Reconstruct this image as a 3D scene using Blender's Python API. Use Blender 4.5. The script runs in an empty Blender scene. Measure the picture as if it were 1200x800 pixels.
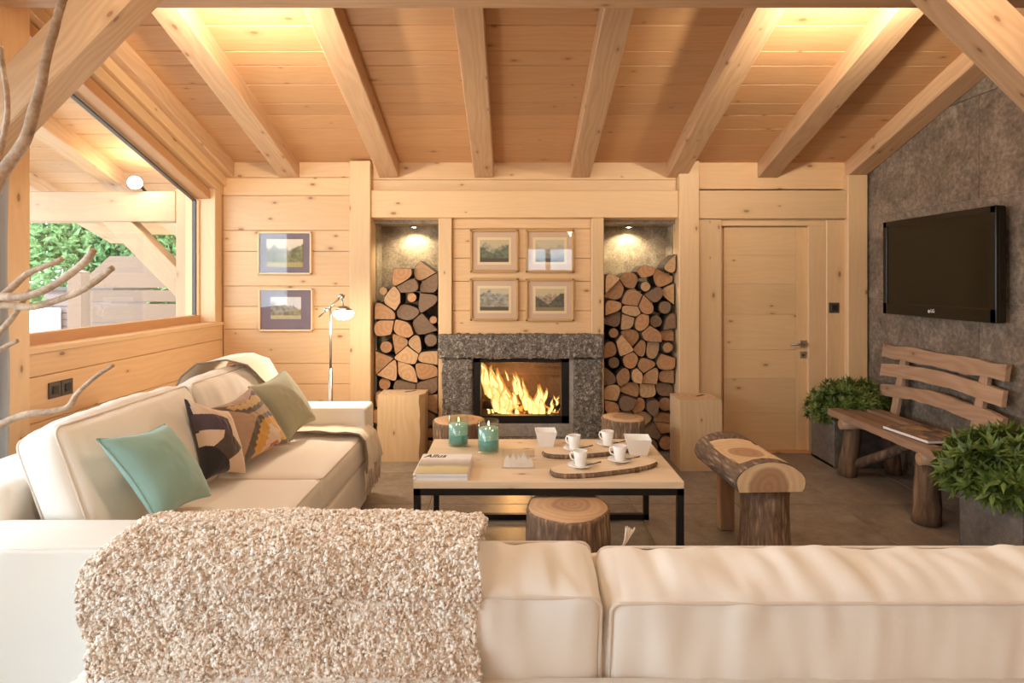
import bpy, bmesh, math, random
import numpy as np
from mathutils import Vector, Matrix, Euler, noise as mnoise

C = bpy.context.scene.collection
random.seed(7)
PI = math.pi
# ------------------------------------------------------------------ camera
H = 1.45                                   # eye height, metres
cam = bpy.data.objects.new('camera', bpy.data.cameras.new('camera'))
C.objects.link(cam)
cam.location = (0, 0, H)
cam.rotation_euler = (PI / 2, 0, 0)
cam.data.sensor_width = 36
cam.data.lens = 21.6
cam.data.shift_y = -0.06
cam.data.clip_start = 0.05
bpy.context.scene.camera = cam
# ------------------------------------------------------------------ world, exposure, lights
sc = bpy.context.scene
sc.view_settings.view_transform = 'Standard'
sc.view_settings.look = 'None'
sc.view_settings.exposure = -0.27
sc.view_settings.gamma = 1.0
sc.view_settings.use_curve_mapping = False
world = bpy.data.worlds.new('sky'); sc.world = world
world.use_nodes = True
bg = world.node_tree.nodes['Background']
bg.inputs[0].default_value = (0.74, 0.88, 1.0, 1)      # even overcast sky
bg.inputs[1].default_value = 9.5
try:
    sc.cycles.max_bounces = 10; sc.cycles.diffuse_bounces = 6; sc.cycles.transparent_max_bounces = 16
    sc.cycles.sample_clamp_indirect = 6.0
except Exception:
    pass
WARM = (1.0, 0.77, 0.50)


def light(name, kind, loc, energy, color=WARM, rot=None, target=None, **kw):
    d = bpy.data.lights.new(name, kind)
    d.energy = energy; d.color = color
    for k, v in kw.items(): setattr(d, k, v)
    o = bpy.data.objects.new(name, d); C.objects.link(o)
    o.location = loc
    if target is not None:
        o.rotation_euler = (Vector(target) - Vector(loc)).to_track_quat('-Z', 'Y').to_euler()
    elif rot: o.rotation_euler = rot
    return o


# fill lamps added out of view to brighten the room
FILL_LAMPS = ((-1.2, 1.9, 2.82), (.35, 1.9, 2.82), (1.8, 1.9, 2.82))
for x_, y_, z_ in FILL_LAMPS:
    light('fill_spot', 'SPOT', (x_, y_, z_), 52, (1, .82, .61), target=(x_ * .9, 3.7, .3), spot_size=2.6, spot_blend=.6, shadow_soft_size=.16)
FILL_POINTS = ((-1.0, -.9, 2.4), (1.2, -.9, 2.4))  # unseen pendants added behind the camera as warm fill
for q in FILL_POINTS:
    light('fill_point', 'POINT', q, 10 if q[0] < 0 else 62, (1, .78, .55), shadow_soft_size=.20)
# uplights standing on the roof beam
light('beam_uplight', 'SPOT', (-1.46, 2.965, 2.80), 150, (1, .88, .68), target=(-1.46, 3.75, 3.35), spot_size=2.8, spot_blend=.9, shadow_soft_size=.03)
light('beam_uplight', 'SPOT', (1.76, 2.965, 2.80), 150, (1, .88, .68), target=(1.76, 3.75, 3.35), spot_size=2.8, spot_blend=.9, shadow_soft_size=.03)
# daylight portals in the glazed openings
for loc, rot, sx, sy in (((-2.66, .5, 1.15), (0, -PI / 2, 0), 2.3, 4.0), ((-2.70, 4.05, 1.9), (0, -PI / 2, 0), 1.7, 2.2)):
    p = light('window_portal', 'AREA', loc, 1, (1, 1, 1), rot=rot, shape='RECTANGLE', size=sx, size_y=sy)
    try: p.data.cycles.is_portal = True
    except Exception: pass

# ------------------------------------------------------------------ node helpers


class NT:
    def __init__(s, name):
        s.m = bpy.data.materials.new(name); s.m.use_nodes = True
        s.t = s.m.node_tree; s.t.nodes.clear()
        s.out = s.t.nodes.new('ShaderNodeOutputMaterial')

    def n(s, typ, props=None, **inp):
        nd = s.t.nodes.new('ShaderNode' + typ)
        for k, v in (props or {}).items(): setattr(nd, k, v)
        for k, v in inp.items():
            key = k.replace('_', ' ')
            sock = None
            if k[0] == 'i' and k[1:].isdigit(): sock = nd.inputs[int(k[1:])]
            else:
                for q in nd.inputs:
                    if q.name.lower() == key.lower(): sock = q; break
            if sock is None: raise KeyError(typ + ' ' + k)
            if isinstance(v, bpy.types.NodeSocket): s.t.links.new(v, sock)
            else:
                if sock.type == 'RGBA' and len(v) == 3: v = (*v, 1)
                sock.default_value = v
        return nd

    def math(s, op, a, b=0.0, c=None):
        kw = dict(i0=a, i1=b)
        if c is not None: kw['i2'] = c
        return s.n('Math', {'operation': op}, **kw).outputs[0]

    def mix(s, f, a, b, mode='MIX'):
        nd = s.n('MixRGB', {'blend_type': mode}, i0=f, i1=a, i2=b)
        return nd.outputs[0]

    def ramp(s, f, stops, interp='LINEAR'):
        nd = s.n('ValToRGB', i0=f); cr = nd.color_ramp; cr.interpolation = interp
        while len(cr.elements) < len(stops): cr.elements.new(0.5)
        for e, (p, c) in zip(cr.elements, stops):
            e.position = p; e.color = (c, c, c, 1) if isinstance(c, (int, float)) else (*c[:3], 1)
        return nd.outputs[0]

    def objco(s, scale=(1, 1, 1), rand=True):
        tc = s.n('TexCoord').outputs['Object']
        if rand:
            r = s.n('ObjectInfo').outputs['Random']
            off = s.n('CombineXYZ', X=s.math('MULTIPLY', r, 37.0), Y=s.math('MULTIPLY', r, 91.7), Z=s.math('MULTIPLY', r, 53.1)).outputs[0]
            tc = s.n('VectorMath', {'operation': 'ADD'}, i0=tc, i1=off).outputs[0]
        return s.n('VectorMath', {'operation': 'MULTIPLY'}, i0=tc, i1=scale).outputs[0]

    def noise(s, vec, scale=1.0, detail=3.0, rough=.55, dist=0.0):
        return s.n('TexNoise', Vector=vec, Scale=scale, Detail=detail, Roughness=rough, Distortion=dist).outputs[0]

    def bsdf(s, color, rough=.6, bump=None, bstr=.3, bdist=.01, **kw):
        p = s.n('BsdfPrincipled')
        for k, v in dict(Base_Color=color, Roughness=rough, **kw).items():
            sock = p.inputs[k.replace('_', ' ')]
            if isinstance(v, bpy.types.NodeSocket): s.t.links.new(v, sock)
            else:
                if sock.type == 'RGBA' and len(v) == 3: v = (*v, 1)
                sock.default_value = v
        if bump is not None:
            b = s.n('Bump', Strength=bstr, Distance=bdist, Height=bump)
            s.t.links.new(b.outputs[0], p.inputs['Normal'])
        return s.done(p.outputs[0])

    def done(s, shader):
        s.t.links.new(shader, s.out.inputs[0]); return s.m


def plain(name, col, rough=.5, metal=0.0, **kw):
    b = NT(name); return b.bsdf(col, rough, Metallic=metal, **kw)


def emis(name, col, strength):
    b = NT(name); return b.done(b.n('Emission', Color=col, Strength=strength).outputs[0])


def thin_glass(name, tint=(1, 1, 1), refl=.06):
    b = NT(name)
    t = b.n('BsdfTransparent', Color=tint).outputs[0]
    g = b.n('BsdfGlossy', Color=(1, 1, 1), Roughness=.02).outputs[0]
    return b.done(b.n('MixShader', i0=refl, i1=t, i2=g).outputs[0])


def pine(name, c_light, c_dark, knot=(.27, .12, .05), knots=.68, rough=.5, grain=.5):
    b = NT(name)
    o = b.objco()
    sep = b.n('SeparateXYZ', Vector=o)
    v = b.math('ADD', sep.outputs[1], sep.outputs[2])
    g1 = b.noise(b.n('CombineXYZ', X=b.math('MULTIPLY', sep.outputs[0], 1.6), Y=b.math('MULTIPLY', sep.outputs[1], 60.0), Z=b.math('MULTIPLY', sep.outputs[2], 60.0)).outputs[0], 1.0, 3)
    warp = b.noise(b.n('CombineXYZ', X=b.math('MULTIPLY', sep.outputs[0], 1.1), Y=b.math('MULTIPLY', v, 5.0)).outputs[0], 1.0, 2)
    rings = b.math('SINE', b.math('ADD', b.math('MULTIPLY', v, 130.0), b.math('MULTIPLY', warp, 42.0)))
    rings = b.math('MULTIPLY_ADD', rings, .5, .5)
    big = b.noise(b.n('CombineXYZ', X=b.math('MULTIPLY', sep.outputs[0], .7), Y=b.math('MULTIPLY', v, 4.0)).outputs[0], 1.0, 2)
    k = b.n('TexVoronoi', {'voronoi_dimensions': '2D'}, Vector=b.n('CombineXYZ', X=b.math('MULTIPLY', sep.outputs[0], 3.4), Y=b.math('MULTIPLY', v, 7.0)).outputs[0], Scale=1.0)
    csep = b.n('SeparateColor', i0=k.outputs['Color'])
    on = b.math('GREATER_THAN', csep.outputs[0], knots)
    rad = b.math('MULTIPLY_ADD', csep.outputs[1], .06, .025)
    km = b.n('MapRange', i0=b.math('DIVIDE', k.outputs['Distance'], rad), i1=.75, i2=1.15, i3=1.0, i4=0.0).outputs[0]
    km = b.math('MULTIPLY', km, on)
    halo = b.math('MULTIPLY', b.n('MapRange', i0=b.math('DIVIDE', k.outputs['Distance'], rad), i1=.9, i2=3.2, i3=.5, i4=0.0).outputs[0], on)
    f = b.math('ADD', b.math('MULTIPLY', rings, .30 * grain), b.math('MULTIPLY', g1, .75 * grain))
    f = b.math('ADD', f, b.math('MULTIPLY', big, .25))
    col = b.mix(f, c_light, c_dark)
    col = b.mix(halo, col, tuple(x * .8 for x in c_dark))
    col = b.mix(b.math('MULTIPLY', km, .85), col, knot)
    r = b.n('ObjectInfo').outputs['Random']
    tint = b.math('MULTIPLY_ADD', r, .16, .90)
    col = b.mix(1.0, col, b.n('CombineColor', i0=tint, i1=tint, i2=tint).outputs[0], 'MULTIPLY')
    return b.bsdf(col, rough, b.math('ADD', g1, b.math('MULTIPLY', rings, .3)), .12, .004)


M = {}
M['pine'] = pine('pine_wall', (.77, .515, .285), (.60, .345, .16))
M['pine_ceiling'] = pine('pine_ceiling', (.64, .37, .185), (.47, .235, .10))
M['pine_beam'] = pine('pine_beam', (.70, .46, .275), (.46, .265, .135), knots=.72, grain=.75)
M['pine_trim'] = pine('pine_trim', (.77, .53, .30), (.64, .40, .20), knots=.78)
M['pine_door'] = pine('pine_door', (.76, .52, .28), (.60, .37, .18), knots=.6)
M['larch_out'] = pine('weathered_larch', (.22, .125, .075), (.155, .085, .05), knots=.75)
M['porch_pine'] = pine('porch_timber', (.44, .285, .16), (.32, .19, .10), knots=.75)  # same pine, colour darkened to offset the overbright daylight outside
M['window_wood'] = pine('window_larch', (.60, .33, .15), (.46, .22, .09), knots=.9)
M['table_wood'] = pine('table_wood', (.84, .67, .48), (.66, .47, .29), knots=.6, rough=.38)
M['oak_block'] = pine('oak_block', (.76, .56, .34), (.60, .40, .21), knots=.85, grain=.8)
M['bench_wood'] = pine('bench_wood', (.56, .37, .245), (.36, .215, .13), knots=.8, grain=1.0)
M['bench_seat_wood'] = pine('bench_seat_wood', (.40, .25, .165), (.23, .135, .085), knots=.8, grain=1.0)


def mk_endgrain(name, c1, c2, ringscale=160, vary=True, heart=None, rad=.14):
    b = NT(name)
    tc = b.n('TexCoord').outputs['Object']
    nz = b.noise(b.objco((1, 1, 1)), 9.0, 3)
    sep = b.n('SeparateXYZ', Vector=tc)
    d = b.n('VectorMath', {'operation': 'LENGTH'}, i0=tc).outputs['Value']
    d2 = b.math('ADD', d, b.math('MULTIPLY', nz, .05))
    ring = b.math('MULTIPLY_ADD', b.math('SINE', b.math('MULTIPLY', d2, ringscale)), .5, .5)
    fine = b.noise(b.objco((1, 1, 1)), 60.0, 4)
    col = b.mix(b.math('ADD', b.math('MULTIPLY', ring, .35), b.math('MULTIPLY', fine, .5)), c1, c2)
    if heart is not None:
        hm = b.n('MapRange', i0=d2, i1=rad * .96, i2=rad * 1.12, i3=1.0, i4=0.0).outputs[0]
        col = b.mix(b.math('MULTIPLY', hm, .8), col, b.mix(b.math('MULTIPLY', ring, .5), heart, tuple(x * .6 for x in heart)))
    if vary:
        r = b.n('ObjectInfo').outputs['Random']
        col = b.mix(b.ramp(r, [(0.0, 0.0), (1.0, .42)]), col, (.15, .10, .068))
    return b.bsdf(col, .75, fine, .3, .004)


M['log_end'] = mk_endgrain('log_end_grain', (.56, .295, .13), (.35, .155, .062))
M['log_grey_end'] = mk_endgrain('weathered_end_grain', (.25, .145, .078), (.14, .08, .045))
M['log_tan_end'] = mk_endgrain('tan_end_grain', (.66, .41, .21), (.45, .24, .105))
M['log_pale_end'] = mk_endgrain('pale_birch_end', (.85, .66, .36), (.70, .46, .2))
M['stump_top'] = mk_endgrain('stump_top', (.66, .44, .26), (.48, .28, .15), 190, False, (.44, .26, .15), .12)
M['stool_end'] = mk_endgrain('stool_end_grain', (.76, .55, .33), (.58, .37, .2), 170, False, (.40, .21, .11), .118)
M['block_top'] = mk_endgrain('block_top', (.74, .54, .34), (.54, .35, .18), 120, False)


def mk_bark(name, c1, c2, sc=1.0, axis=2):
    b = NT(name)
    s = [38, 38, 38]; s[axis] = 7
    v = b.objco(tuple(x * sc for x in s))
    n1 = b.noise(v, 1.0, 5, .65, .4)
    vo = b.n('TexVoronoi', {'feature': 'DISTANCE_TO_EDGE'}, Vector=v, Scale=.8).outputs['Distance']
    f = b.math('MULTIPLY', n1, b.math('ADD', b.math('MULTIPLY', vo, 1.2), .55))
    col = b.ramp(f, [(.2, tuple(x * .45 for x in c2)), (.42, c2), (.62, c1), (.85, tuple(min(1, x * 1.3) for x in c1))])
    return b.bsdf(col, .9, f, .9, .012)


M['bark'] = mk_bark('bark', (.47, .325, .22), (.26, .165, .105), 1.3)
M['bark_lying'] = mk_bark('bark_lying', (.46, .33, .235), (.20, .125, .08), 1.3, 1)
M['bark_dark'] = mk_bark('bark_dark', (.14, .09, .06), (.07, .045, .03))
def mk_drift():
    b = NT('driftwood')
    n = b.noise(b.objco((1, 1, 1)), 14.0, 4, .6); n2 = b.noise(b.objco((1, 1, 1)), 90.0, 3)
    col = b.ramp(b.math('ADD', b.math('MULTIPLY', n, .7), b.math('MULTIPLY', n2, .3)), [(.36, (.34, .205, .115)), (.5, (.53, .355, .22)), (.62, (.70, .53, .37))])
    return b.bsdf(col, .55, n2, .2, .004)


M['driftwood'] = mk_drift()


def mk_granite():
    b = NT('rough_granite')
    v = b.objco()
    n1 = b.noise(v, 42.0, 6, .75, .8); n2 = b.noise(v, 130.0, 3)
    f = b.math('ADD', b.math('MULTIPLY', n1, .7), b.math('MULTIPLY', n2, .35))
    col = b.ramp(f, [(.38, (.07, .056, .045)), (.50, (.17, .14, .115)), (.57, (.30, .255, .21)), (.63, (.72, .65, .56))])
    return b.bsdf(col, .8, f, 1.0, .03)


M['granite'] = mk_granite()


def mk_stone(name, c0, c1, c2, rough=.55, s=1.0, bstr=.25):
    b = NT(name)
    v = b.objco()
    n1 = b.noise(v, 3.0 * s, 6, .65, .6); n2 = b.noise(v, 22.0 * s, 5, .7); n3 = b.noise(v, 150.0 * s, 2)
    f = b.math('ADD', b.math('ADD', b.math('MULTIPLY', n1, .45), b.math('MULTIPLY', n2, .45)), b.math('MULTIPLY', n3, .15))
    col = b.ramp(f, [(.40, c0), (.52, c1), (.66, c2)])
    rr = b.math('MULTIPLY_ADD', n2, .25, rough - .1)
    return b.bsdf(col, rr, f, bstr, .01)


M['wall_stone'] = mk_stone('stone_slab', (.085, .063, .045), (.19, .146, .108), (.37, .295, .225), .62, 1.5, .6)
M['floor_stone'] = mk_stone('floor_slate', (.16, .13, .102), (.25, .205, .165), (.35, .295, .24), .36, .8, .15)
M['niche_stone'] = mk_stone('niche_stone', (.15, .115, .08), (.30, .24, .17), (.50, .42, .30), .8, 3.0, .4)
M['grout'] = plain('grout', (.42, .35, .28), .9)
M['hearth_stone'] = mk_stone('hearth_stone', (.24, .20, .17), (.34, .29, .25), (.44, .39, .34), .6, 2, .2)
M['concrete'] = mk_stone('terrace', (.35, .33, .30), (.45, .43, .40), (.55, .53, .5), .9, 1, .1)


def mk_fabric(name, col, var=.1, weave=520, rough=.9, bstr=.15, sheen=.25):
    b = NT(name)
    tc = b.n('TexCoord').outputs['Object']
    sep = b.n('SeparateXYZ', Vector=tc)
    wv = b.math('MULTIPLY', b.math('SINE', b.math('MULTIPLY', b.math('ADD', sep.outputs[0], sep.outputs[1]), weave)), b.math('SINE', b.math('MULTIPLY', b.math('ADD', sep.outputs[2], sep.outputs[1]), weave)))
    big = b.noise(b.objco(), 7.0, 4)
    c = b.mix(b.math('MULTIPLY', big, var * 2), col, tuple(x * .78 for x in col))
    h = b.math('ADD', b.math('MULTIPLY', wv, .5 if weave < 300 else 0.0), b.math('ADD', big, b.math('MULTIPLY', b.noise(tc, 260.0, 2), .12)))
    return b.bsdf(c, rough, h, bstr, .012, Sheen_Weight=sheen)


M['cream'] = mk_fabric('cream_cotton', (.82, .76, .68), .08)
M['cream_pipe'] = mk_fabric('cream_piping', (.72, .62, .52), .05)
M['teal'] = mk_fabric('teal_linen', (.27, .44, .385), .2, 700)
M['sage'] = mk_fabric('sage_linen', (.40, .38, .25), .15, 700)
M['black_wool'] = mk_fabric('black_wool', (.02, .016, .017), .2, 600)
M['brown_wool'] = mk_fabric('dark_brown_wool', (.075, .052, .04), .3, 600)
M['plum_wool'] = mk_fabric('plum_wool', (.075, .045, .055), .3, 600)
M['beige_wool'] = mk_fabric('beige_wool', (.66, .48, .34), .15, 600)
M['rose_wool'] = mk_fabric('rose_beige_wool', (.40, .255, .165), .2, 600)
M['mustard'] = mk_fabric('mustard_wool', (.60, .30, .045), .2, 600)
M['ochre'] = mk_fabric('ochre_wool', (.50, .32, .12), .2, 600)
M['grey_brown'] = mk_fabric('grey_brown_wool', (.12, .085, .06), .2, 600)
M['red_wool'] = mk_fabric('red_wool', (.45, .10, .05), .2, 600)
M['knit'] = mk_fabric('oatmeal_knit', (.86, .76, .62), .10, 520)
M['knit_dark'] = mk_fabric('knit_border', (.26, .20, .17), .1, 260)
M['fringe'] = mk_fabric('knit_fringe', (.72, .60, .48), .1, 520)
M['curtain'] = mk_fabric('grey_curtain', (.42, .41, .41), .1)


def mk_boucle():
    b = NT('boucle_yarn')
    n1 = b.noise(b.objco((1, 1, 1), False), 75.0, 3, .6)
    n2 = b.noise(b.objco((1, 1, 1), False), 6.0, 2, .5)
    col = b.ramp(b.math('ADD', b.math('MULTIPLY', n1, .8), b.math('MULTIPLY', n2, .2)), [(.36, (.54, .41, .30)), (.46, (.78, .64, .51)), (.53, (.92, .84, .74)), (.62, (.96, .93, .88))])
    return b.bsdf(col, .95, None, Sheen_Weight=.2)


M['boucle'] = mk_boucle()
M['black_metal'] = plain('black_steel', (.022, .02, .02), .45, .6)
M['black_plastic'] = plain('black_plastic', (.02, .018, .015), .3)
M['switch_grey'] = plain('anthracite_plastic', (.075, .055, .045), .4)
M['screen'] = plain('tv_screen', (.016, .013, .006), .15, Specular_IOR_Level=.22)
M['tv_gloss'] = plain('gloss_black', (.018, .014, .008), .15, Specular_IOR_Level=.2)
M['silver_mark'] = plain('silver_mark', (.7, .7, .7), .4)
M['chrome'] = plain('brushed_nickel', (.48, .44, .38), .32, 1.0)
M['ceramic'] = plain('white_ceramic', (.88, .85, .80), .22)
M['paper'] = plain('white_paper', (.84, .80, .76), .6)
M['ink'] = plain('black_ink', (.03, .025, .03), .6)
M['zinc'] = mk_stone('weathered_zinc', (.10, .085, .075), (.17, .145, .125), (.25, .215, .19), .6, 1.2, .15)
M['soil'] = plain('soil', (.05, .03, .018), .95)
M['glass'] = thin_glass('window_glass', (.97, .985, .98), .05)
M['picture_glass'] = thin_glass('picture_glass', (1, 1, 1), .028)
M['candle_glass'] = thin_glass('candle_glass', (.90, .96, .95), .10)
M['wax_light'] = plain('pale_teal_wax', (.36, .62, .53), .4)
M['wax_dark'] = plain('teal_wax', (.045, .33, .31), .35)
M['acrylic'] = thin_glass('clear_acrylic', (.95, .95, .94), .20)
M['frost'] = plain('frosted_peaks', (.85, .82, .78), .5)
M['frame_pale'] = pine('pale_frame_wood', (.82, .62, .38), (.68, .46, .25), knots=.98)
M['frame_gold'] = pine('golden_frame_wood', (.55, .33, .12), (.42, .23, .075), knots=.98)
M['mat_purple'] = plain('purple_mat_board', (.17, .13, .16), .8)
M['mat_rose'] = plain('rose_mat_board', (.58, .40, .28), .8)
M['mat_cream'] = plain('cream_mat_line', (.72, .58, .36), .8)
M['firebox'] = mk_stone('sooty_firebrick', (.06, .035, .02), (.12, .07, .04), (.18, .11, .07), .9, 2, .2)
M['bulb'] = emis('lamp_glow', (1, .90, .70), 22)
M['spot_glow'] = emis('spot_glow', (1, .88, .62), 40)
M['flame_core'] = emis('flame_core', (1, .80, .30), 3.2)
M['candle_flame'] = emis('candle_flame', (1, .75, .35), 6)
M['char'] = mk_bark('charred_log', (.16, .09, .05), (.05, .03, .02))
M['brown_cladding'] = plain('brown_cladding', (.20, .135, .12), .7)
M['white_paint'] = plain('white_paint', (.82, .82, .82), .6)


def mk_ember():
    b = NT('ember')
    n = b.noise(b.objco(), 18.0, 3)
    e = b.n('Emission', Color=b.ramp(n, [(.4, (.4, .05, .0)), (.62, (1, .32, .04))]), Strength=b.ramp(n, [(.42, 0.1), (.65, 2.5)])).outputs[0]
    return b.done(e)


M['ember'] = mk_ember()


def mk_flame_shell():
    b = NT('flame_shell')
    e = b.n('Emission', Color=(1, .40, .06), Strength=1.3).outputs[0]
    t = b.n('BsdfTransparent').outputs[0]
    return b.done(b.n('MixShader', i0=.45, i1=t, i2=e).outputs[0])


M['flame_shell'] = mk_flame_shell()


def mk_leaf(name, c1, c2, rough=.45):
    b = NT(name)
    tc = b.n('TexCoord').outputs['Object']
    n = b.noise(tc, 30.0, 2); n2 = b.noise(tc, 4.0, 2)
    col = b.mix(b.ramp(b.math('ADD', b.math('MULTIPLY', n, .6), b.math('MULTIPLY', n2, .4)), [(.38, 0.0), (.62, 1.0)]), c1, c2)
    p = b.n('BsdfPrincipled', Base_Color=col, Roughness=rough).outputs[0]
    tr = b.n('BsdfTranslucent', Color=col).outputs[0]
    return b.done(b.n('MixShader', i0=.25, i1=p, i2=tr).outputs[0])


M['leaf'] = mk_leaf('green_leaf', (.05, .10, .016), (.23, .30, .065))
M['tree_leaf'] = mk_leaf('tree_leaf', (.10, .24, .07), (.40, .56, .26), .6)


def mk_painting(name, seed, sky, far, near, ground, hz=.0, amp=.5):
    """flat print of a mountain view; local x across, local z up, half-size 1"""
    b = NT(name)
    g = b.n('TexCoord').outputs['Generated']
    s = b.n('SeparateXYZ', Vector=g)
    x, z = s.outputs[0], s.outputs[2]
    tex = b.noise(b.n('VectorMath', {'operation': 'ADD'}, i0=g, i1=(seed, seed, seed)).outputs[0], 7.0, 5, .65)
    wx = b.n('CombineXYZ', X=b.math('MULTIPLY_ADD', x, 2.2, seed)).outputs[0]
    n1 = b.noise(wx, 1.0, 5, .6)
    wx2 = b.n('CombineXYZ', X=b.math('MULTIPLY_ADD', x, 1.6, seed + 9)).outputs[0]
    n2 = b.noise(wx2, 1.0, 4, .6)
    h1 = b.math('MULTIPLY_ADD', b.math('SUBTRACT', n1, .5), 1.5, .66 + hz)
    vshape = b.math('MULTIPLY', b.math('ABSOLUTE', b.math('SUBTRACT', x, .45)), amp)
    h2 = b.math('ADD', b.math('MULTIPLY_ADD', b.math('SUBTRACT', n2, .5), .8, .30 + hz), vshape)
    sm = lambda h, w=.03: b.n('MapRange', i0=b.math('SUBTRACT', h, z), i1=-w, i2=w, i3=0.0, i4=1.0).outputs[0]
    col = b.mix(tex, sky, tuple(c * .8 for c in sky))
    col = b.mix(sm(h1), col, b.mix(b.ramp(tex, [(.42, 0.), (.6, 1.)]), far, tuple(c * .45 for c in far)))
    col = b.mix(sm(h2), col, b.mix(b.ramp(tex, [(.4, 0.), (.6, 1.)]), near, tuple(c * .5 for c in near)))
    col = b.mix(sm(.17, .02), col, b.mix(tex, ground, tuple(c * .6 for c in ground)))
    return b.bsdf(col, .7)


# ------------------------------------------------------------------ object helpers
def tag(o, label=None, cat=None, group=None, kind=None):
    if label: o['label'] = label
    if cat: o['category'] = cat
    if group: o['group'] = group
    if kind: o['kind'] = kind
    return o


WM = {}                                     # world matrices of what has been placed


def link(o, Mx, parent=None):
    C.objects.link(o)
    if parent is not None:
        o.parent = parent
        o.matrix_parent_inverse = WM[parent.name].inverted()
    o.matrix_basis = Mx
    WM[o.name] = Mx.copy()
    return o


def empty(name, loc, label=None, cat=None, group=None, kind=None):
    o = bpy.data.objects.new(name, None); o.empty_display_size = .1
    link(o, Matrix.Translation(loc))
    return tag(o, label, cat, group, kind)


class MB:
    """collects geometry; build() links it as ONE mesh object with its origin at the middle of its bounds"""

    def __init__(s):
        s.v, s.f, s.mi, s.sm = [], [], [], []

    def add(s, verts, faces, mi=0, smooth=False, Mx=None):
        b = len(s.v)
        if Mx is not None: verts = [Mx @ Vector(p) for p in verts]
        s.v.extend(tuple(p) for p in verts)
        for k, f in enumerate(faces):
            s.f.append(tuple(b + i for i in f))
            s.mi.append(mi[k] if isinstance(mi, (list, tuple)) else mi)
            s.sm.append(smooth)
        return s

    def bm(s, bm, mi=0, smooth=False, Mx=None):
        bm.verts.index_update()
        s.add([v.co.copy() for v in bm.verts], [[v.index for v in f.verts] for f in bm.faces], mi, smooth, Mx)
        bm.free(); return s

    def box(s, lo, hi, bevel=0.0, seg=1, mi=0, smooth=False, Mx=None):
        lo, hi = Vector(lo), Vector(hi)
        bm = bmesh.new(); bmesh.ops.create_cube(bm, size=1)
        c = (lo + hi) / 2; d = hi - lo
        for v in bm.verts: v.co = Vector((v.co.x * d.x, v.co.y * d.y, v.co.z * d.z)) + c
        if bevel > 0: bmesh.ops.bevel(bm, geom=bm.edges[:], offset=bevel, segments=seg, affect='EDGES', profile=.5)
        return s.bm(bm, mi, smooth, Mx)

    def tube(s, pts, r, n=8, mi=0, cap=True, smooth=True):
        pts = [Vector(p) for p in pts]; m = len(pts)
        rs = r if isinstance(r, (list, tuple)) else [r] * m
        t0 = (pts[1] - pts[0]).normalized()
        up = Vector((0, 0, 1)) if abs(t0.z) < .9 else Vector((1, 0, 0))
        nrm = t0.cross(up).normalized()
        vs, fs = [], []
        for i in range(m):
            t = (pts[min(i + 1, m - 1)] - pts[max(i - 1, 0)]).normalized()
            nrm = (nrm - t * nrm.dot(t)).normalized(); bn = t.cross(nrm)
            for k in range(n):
                a = 2 * PI * k / n
                vs.append(pts[i] + (nrm * math.cos(a) + bn * math.sin(a)) * rs[i])
        for i in range(m - 1):
            for k in range(n):
                k2 = (k + 1) % n
                fs.append((i * n + k, i * n + k2, (i + 1) * n + k2, (i + 1) * n + k))
        if cap:
            fs.append(tuple(range(n - 1, -1, -1))); fs.append(tuple((m - 1) * n + k for k in range(n)))
        return s.add(vs, fs, mi, smooth)

    def lathe(s, prof, n=32, Mx=None, mi=0, smooth=True, wob=None, mis=None):
        """prof: (r, z) list; r=0 ends are closed by a pole"""
        vs, fs, ml = [], [], []
        rows = []
        for r, z in prof:
            if r <= 1e-6:
                rows.append([len(vs)]); vs.append((0, 0, z))
            else:
                row = []
                for k in range(n):
                    a = 2 * PI * k / n; rr = r * (wob(a, z) if wob else 1)
                    row.append(len(vs)); vs.append((rr * math.cos(a), rr * math.sin(a), z))
                rows.append(row)
        for i in range(len(rows) - 1):
            A, B = rows[i], rows[i + 1]; q = mis[i] if mis else mi
            for k in range(n):
                k2 = (k + 1) % n
                if len(A) == 1 and len(B) == 1: continue
                if len(A) == 1: fs.append((A[0], B[k2], B[k]))
                elif len(B) == 1: fs.append((A[k], A[k2], B[0]))
                else: fs.append((A[k], A[k2], B[k2], B[k]))
                ml.append(q)
        return s.add(vs, fs, ml, smooth, Mx)

    def prism(s, poly, d, Mx=None, mi=0, mcap=None, smooth=False, cap2=None):
        """poly: (x, z) points; extruded along +y by d"""
        n = len(poly)
        vs = [(x, 0, z) for x, z in poly] + [(x, d, z) for x, z in poly]
        a = sum(poly[i][0] * poly[(i + 1) % n][1] - poly[(i + 1) % n][0] * poly[i][1] for i in range(n))
        front = tuple(range(n)); back = tuple(range(2 * n - 1, n - 1, -1))
        side = [(i, n + i, n + (i + 1) % n, (i + 1) % n) for i in range(n)]
        if a < 0:
            front, back = front[::-1], back[::-1]; side = [f[::-1] for f in side]
        mc = mi if mcap is None else mcap
        s.add(vs, [front, back] + side, [mc, mc if cap2 is None else cap2] + [mi] * n, smooth, Mx)
        return s

    def build(s, name, mats, parent=None, origin=None, Mx=None, recenter=True, auto=None):
        v = np.array(s.v, dtype=np.float64).reshape(-1, 3)
        if recenter:
            c = (v.min(0) + v.max(0)) / 2 if origin is None else np.array(origin, dtype=float)
            v = v - c
            T = Matrix.Translation(Vector(c))
        else: T = Matrix.Identity(4)
        me = bpy.data.meshes.new(name)
        me.from_pydata(v.tolist(), [], s.f)
        for m in (mats if isinstance(mats, (list, tuple)) else [mats]): me.materials.append(m)
        me.polygons.foreach_set('material_index', s.mi)
        me.polygons.foreach_set('use_smooth', s.sm)
        me.update()
        o = bpy.data.objects.new(name, me)
        return link(o, (Mx @ T) if Mx is not None else T, parent)


def box(name, lo, hi, mat, parent=None, bevel=0.0, seg=1):
    return MB().box(lo, hi, bevel, seg).build(name, mat, parent)


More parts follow.
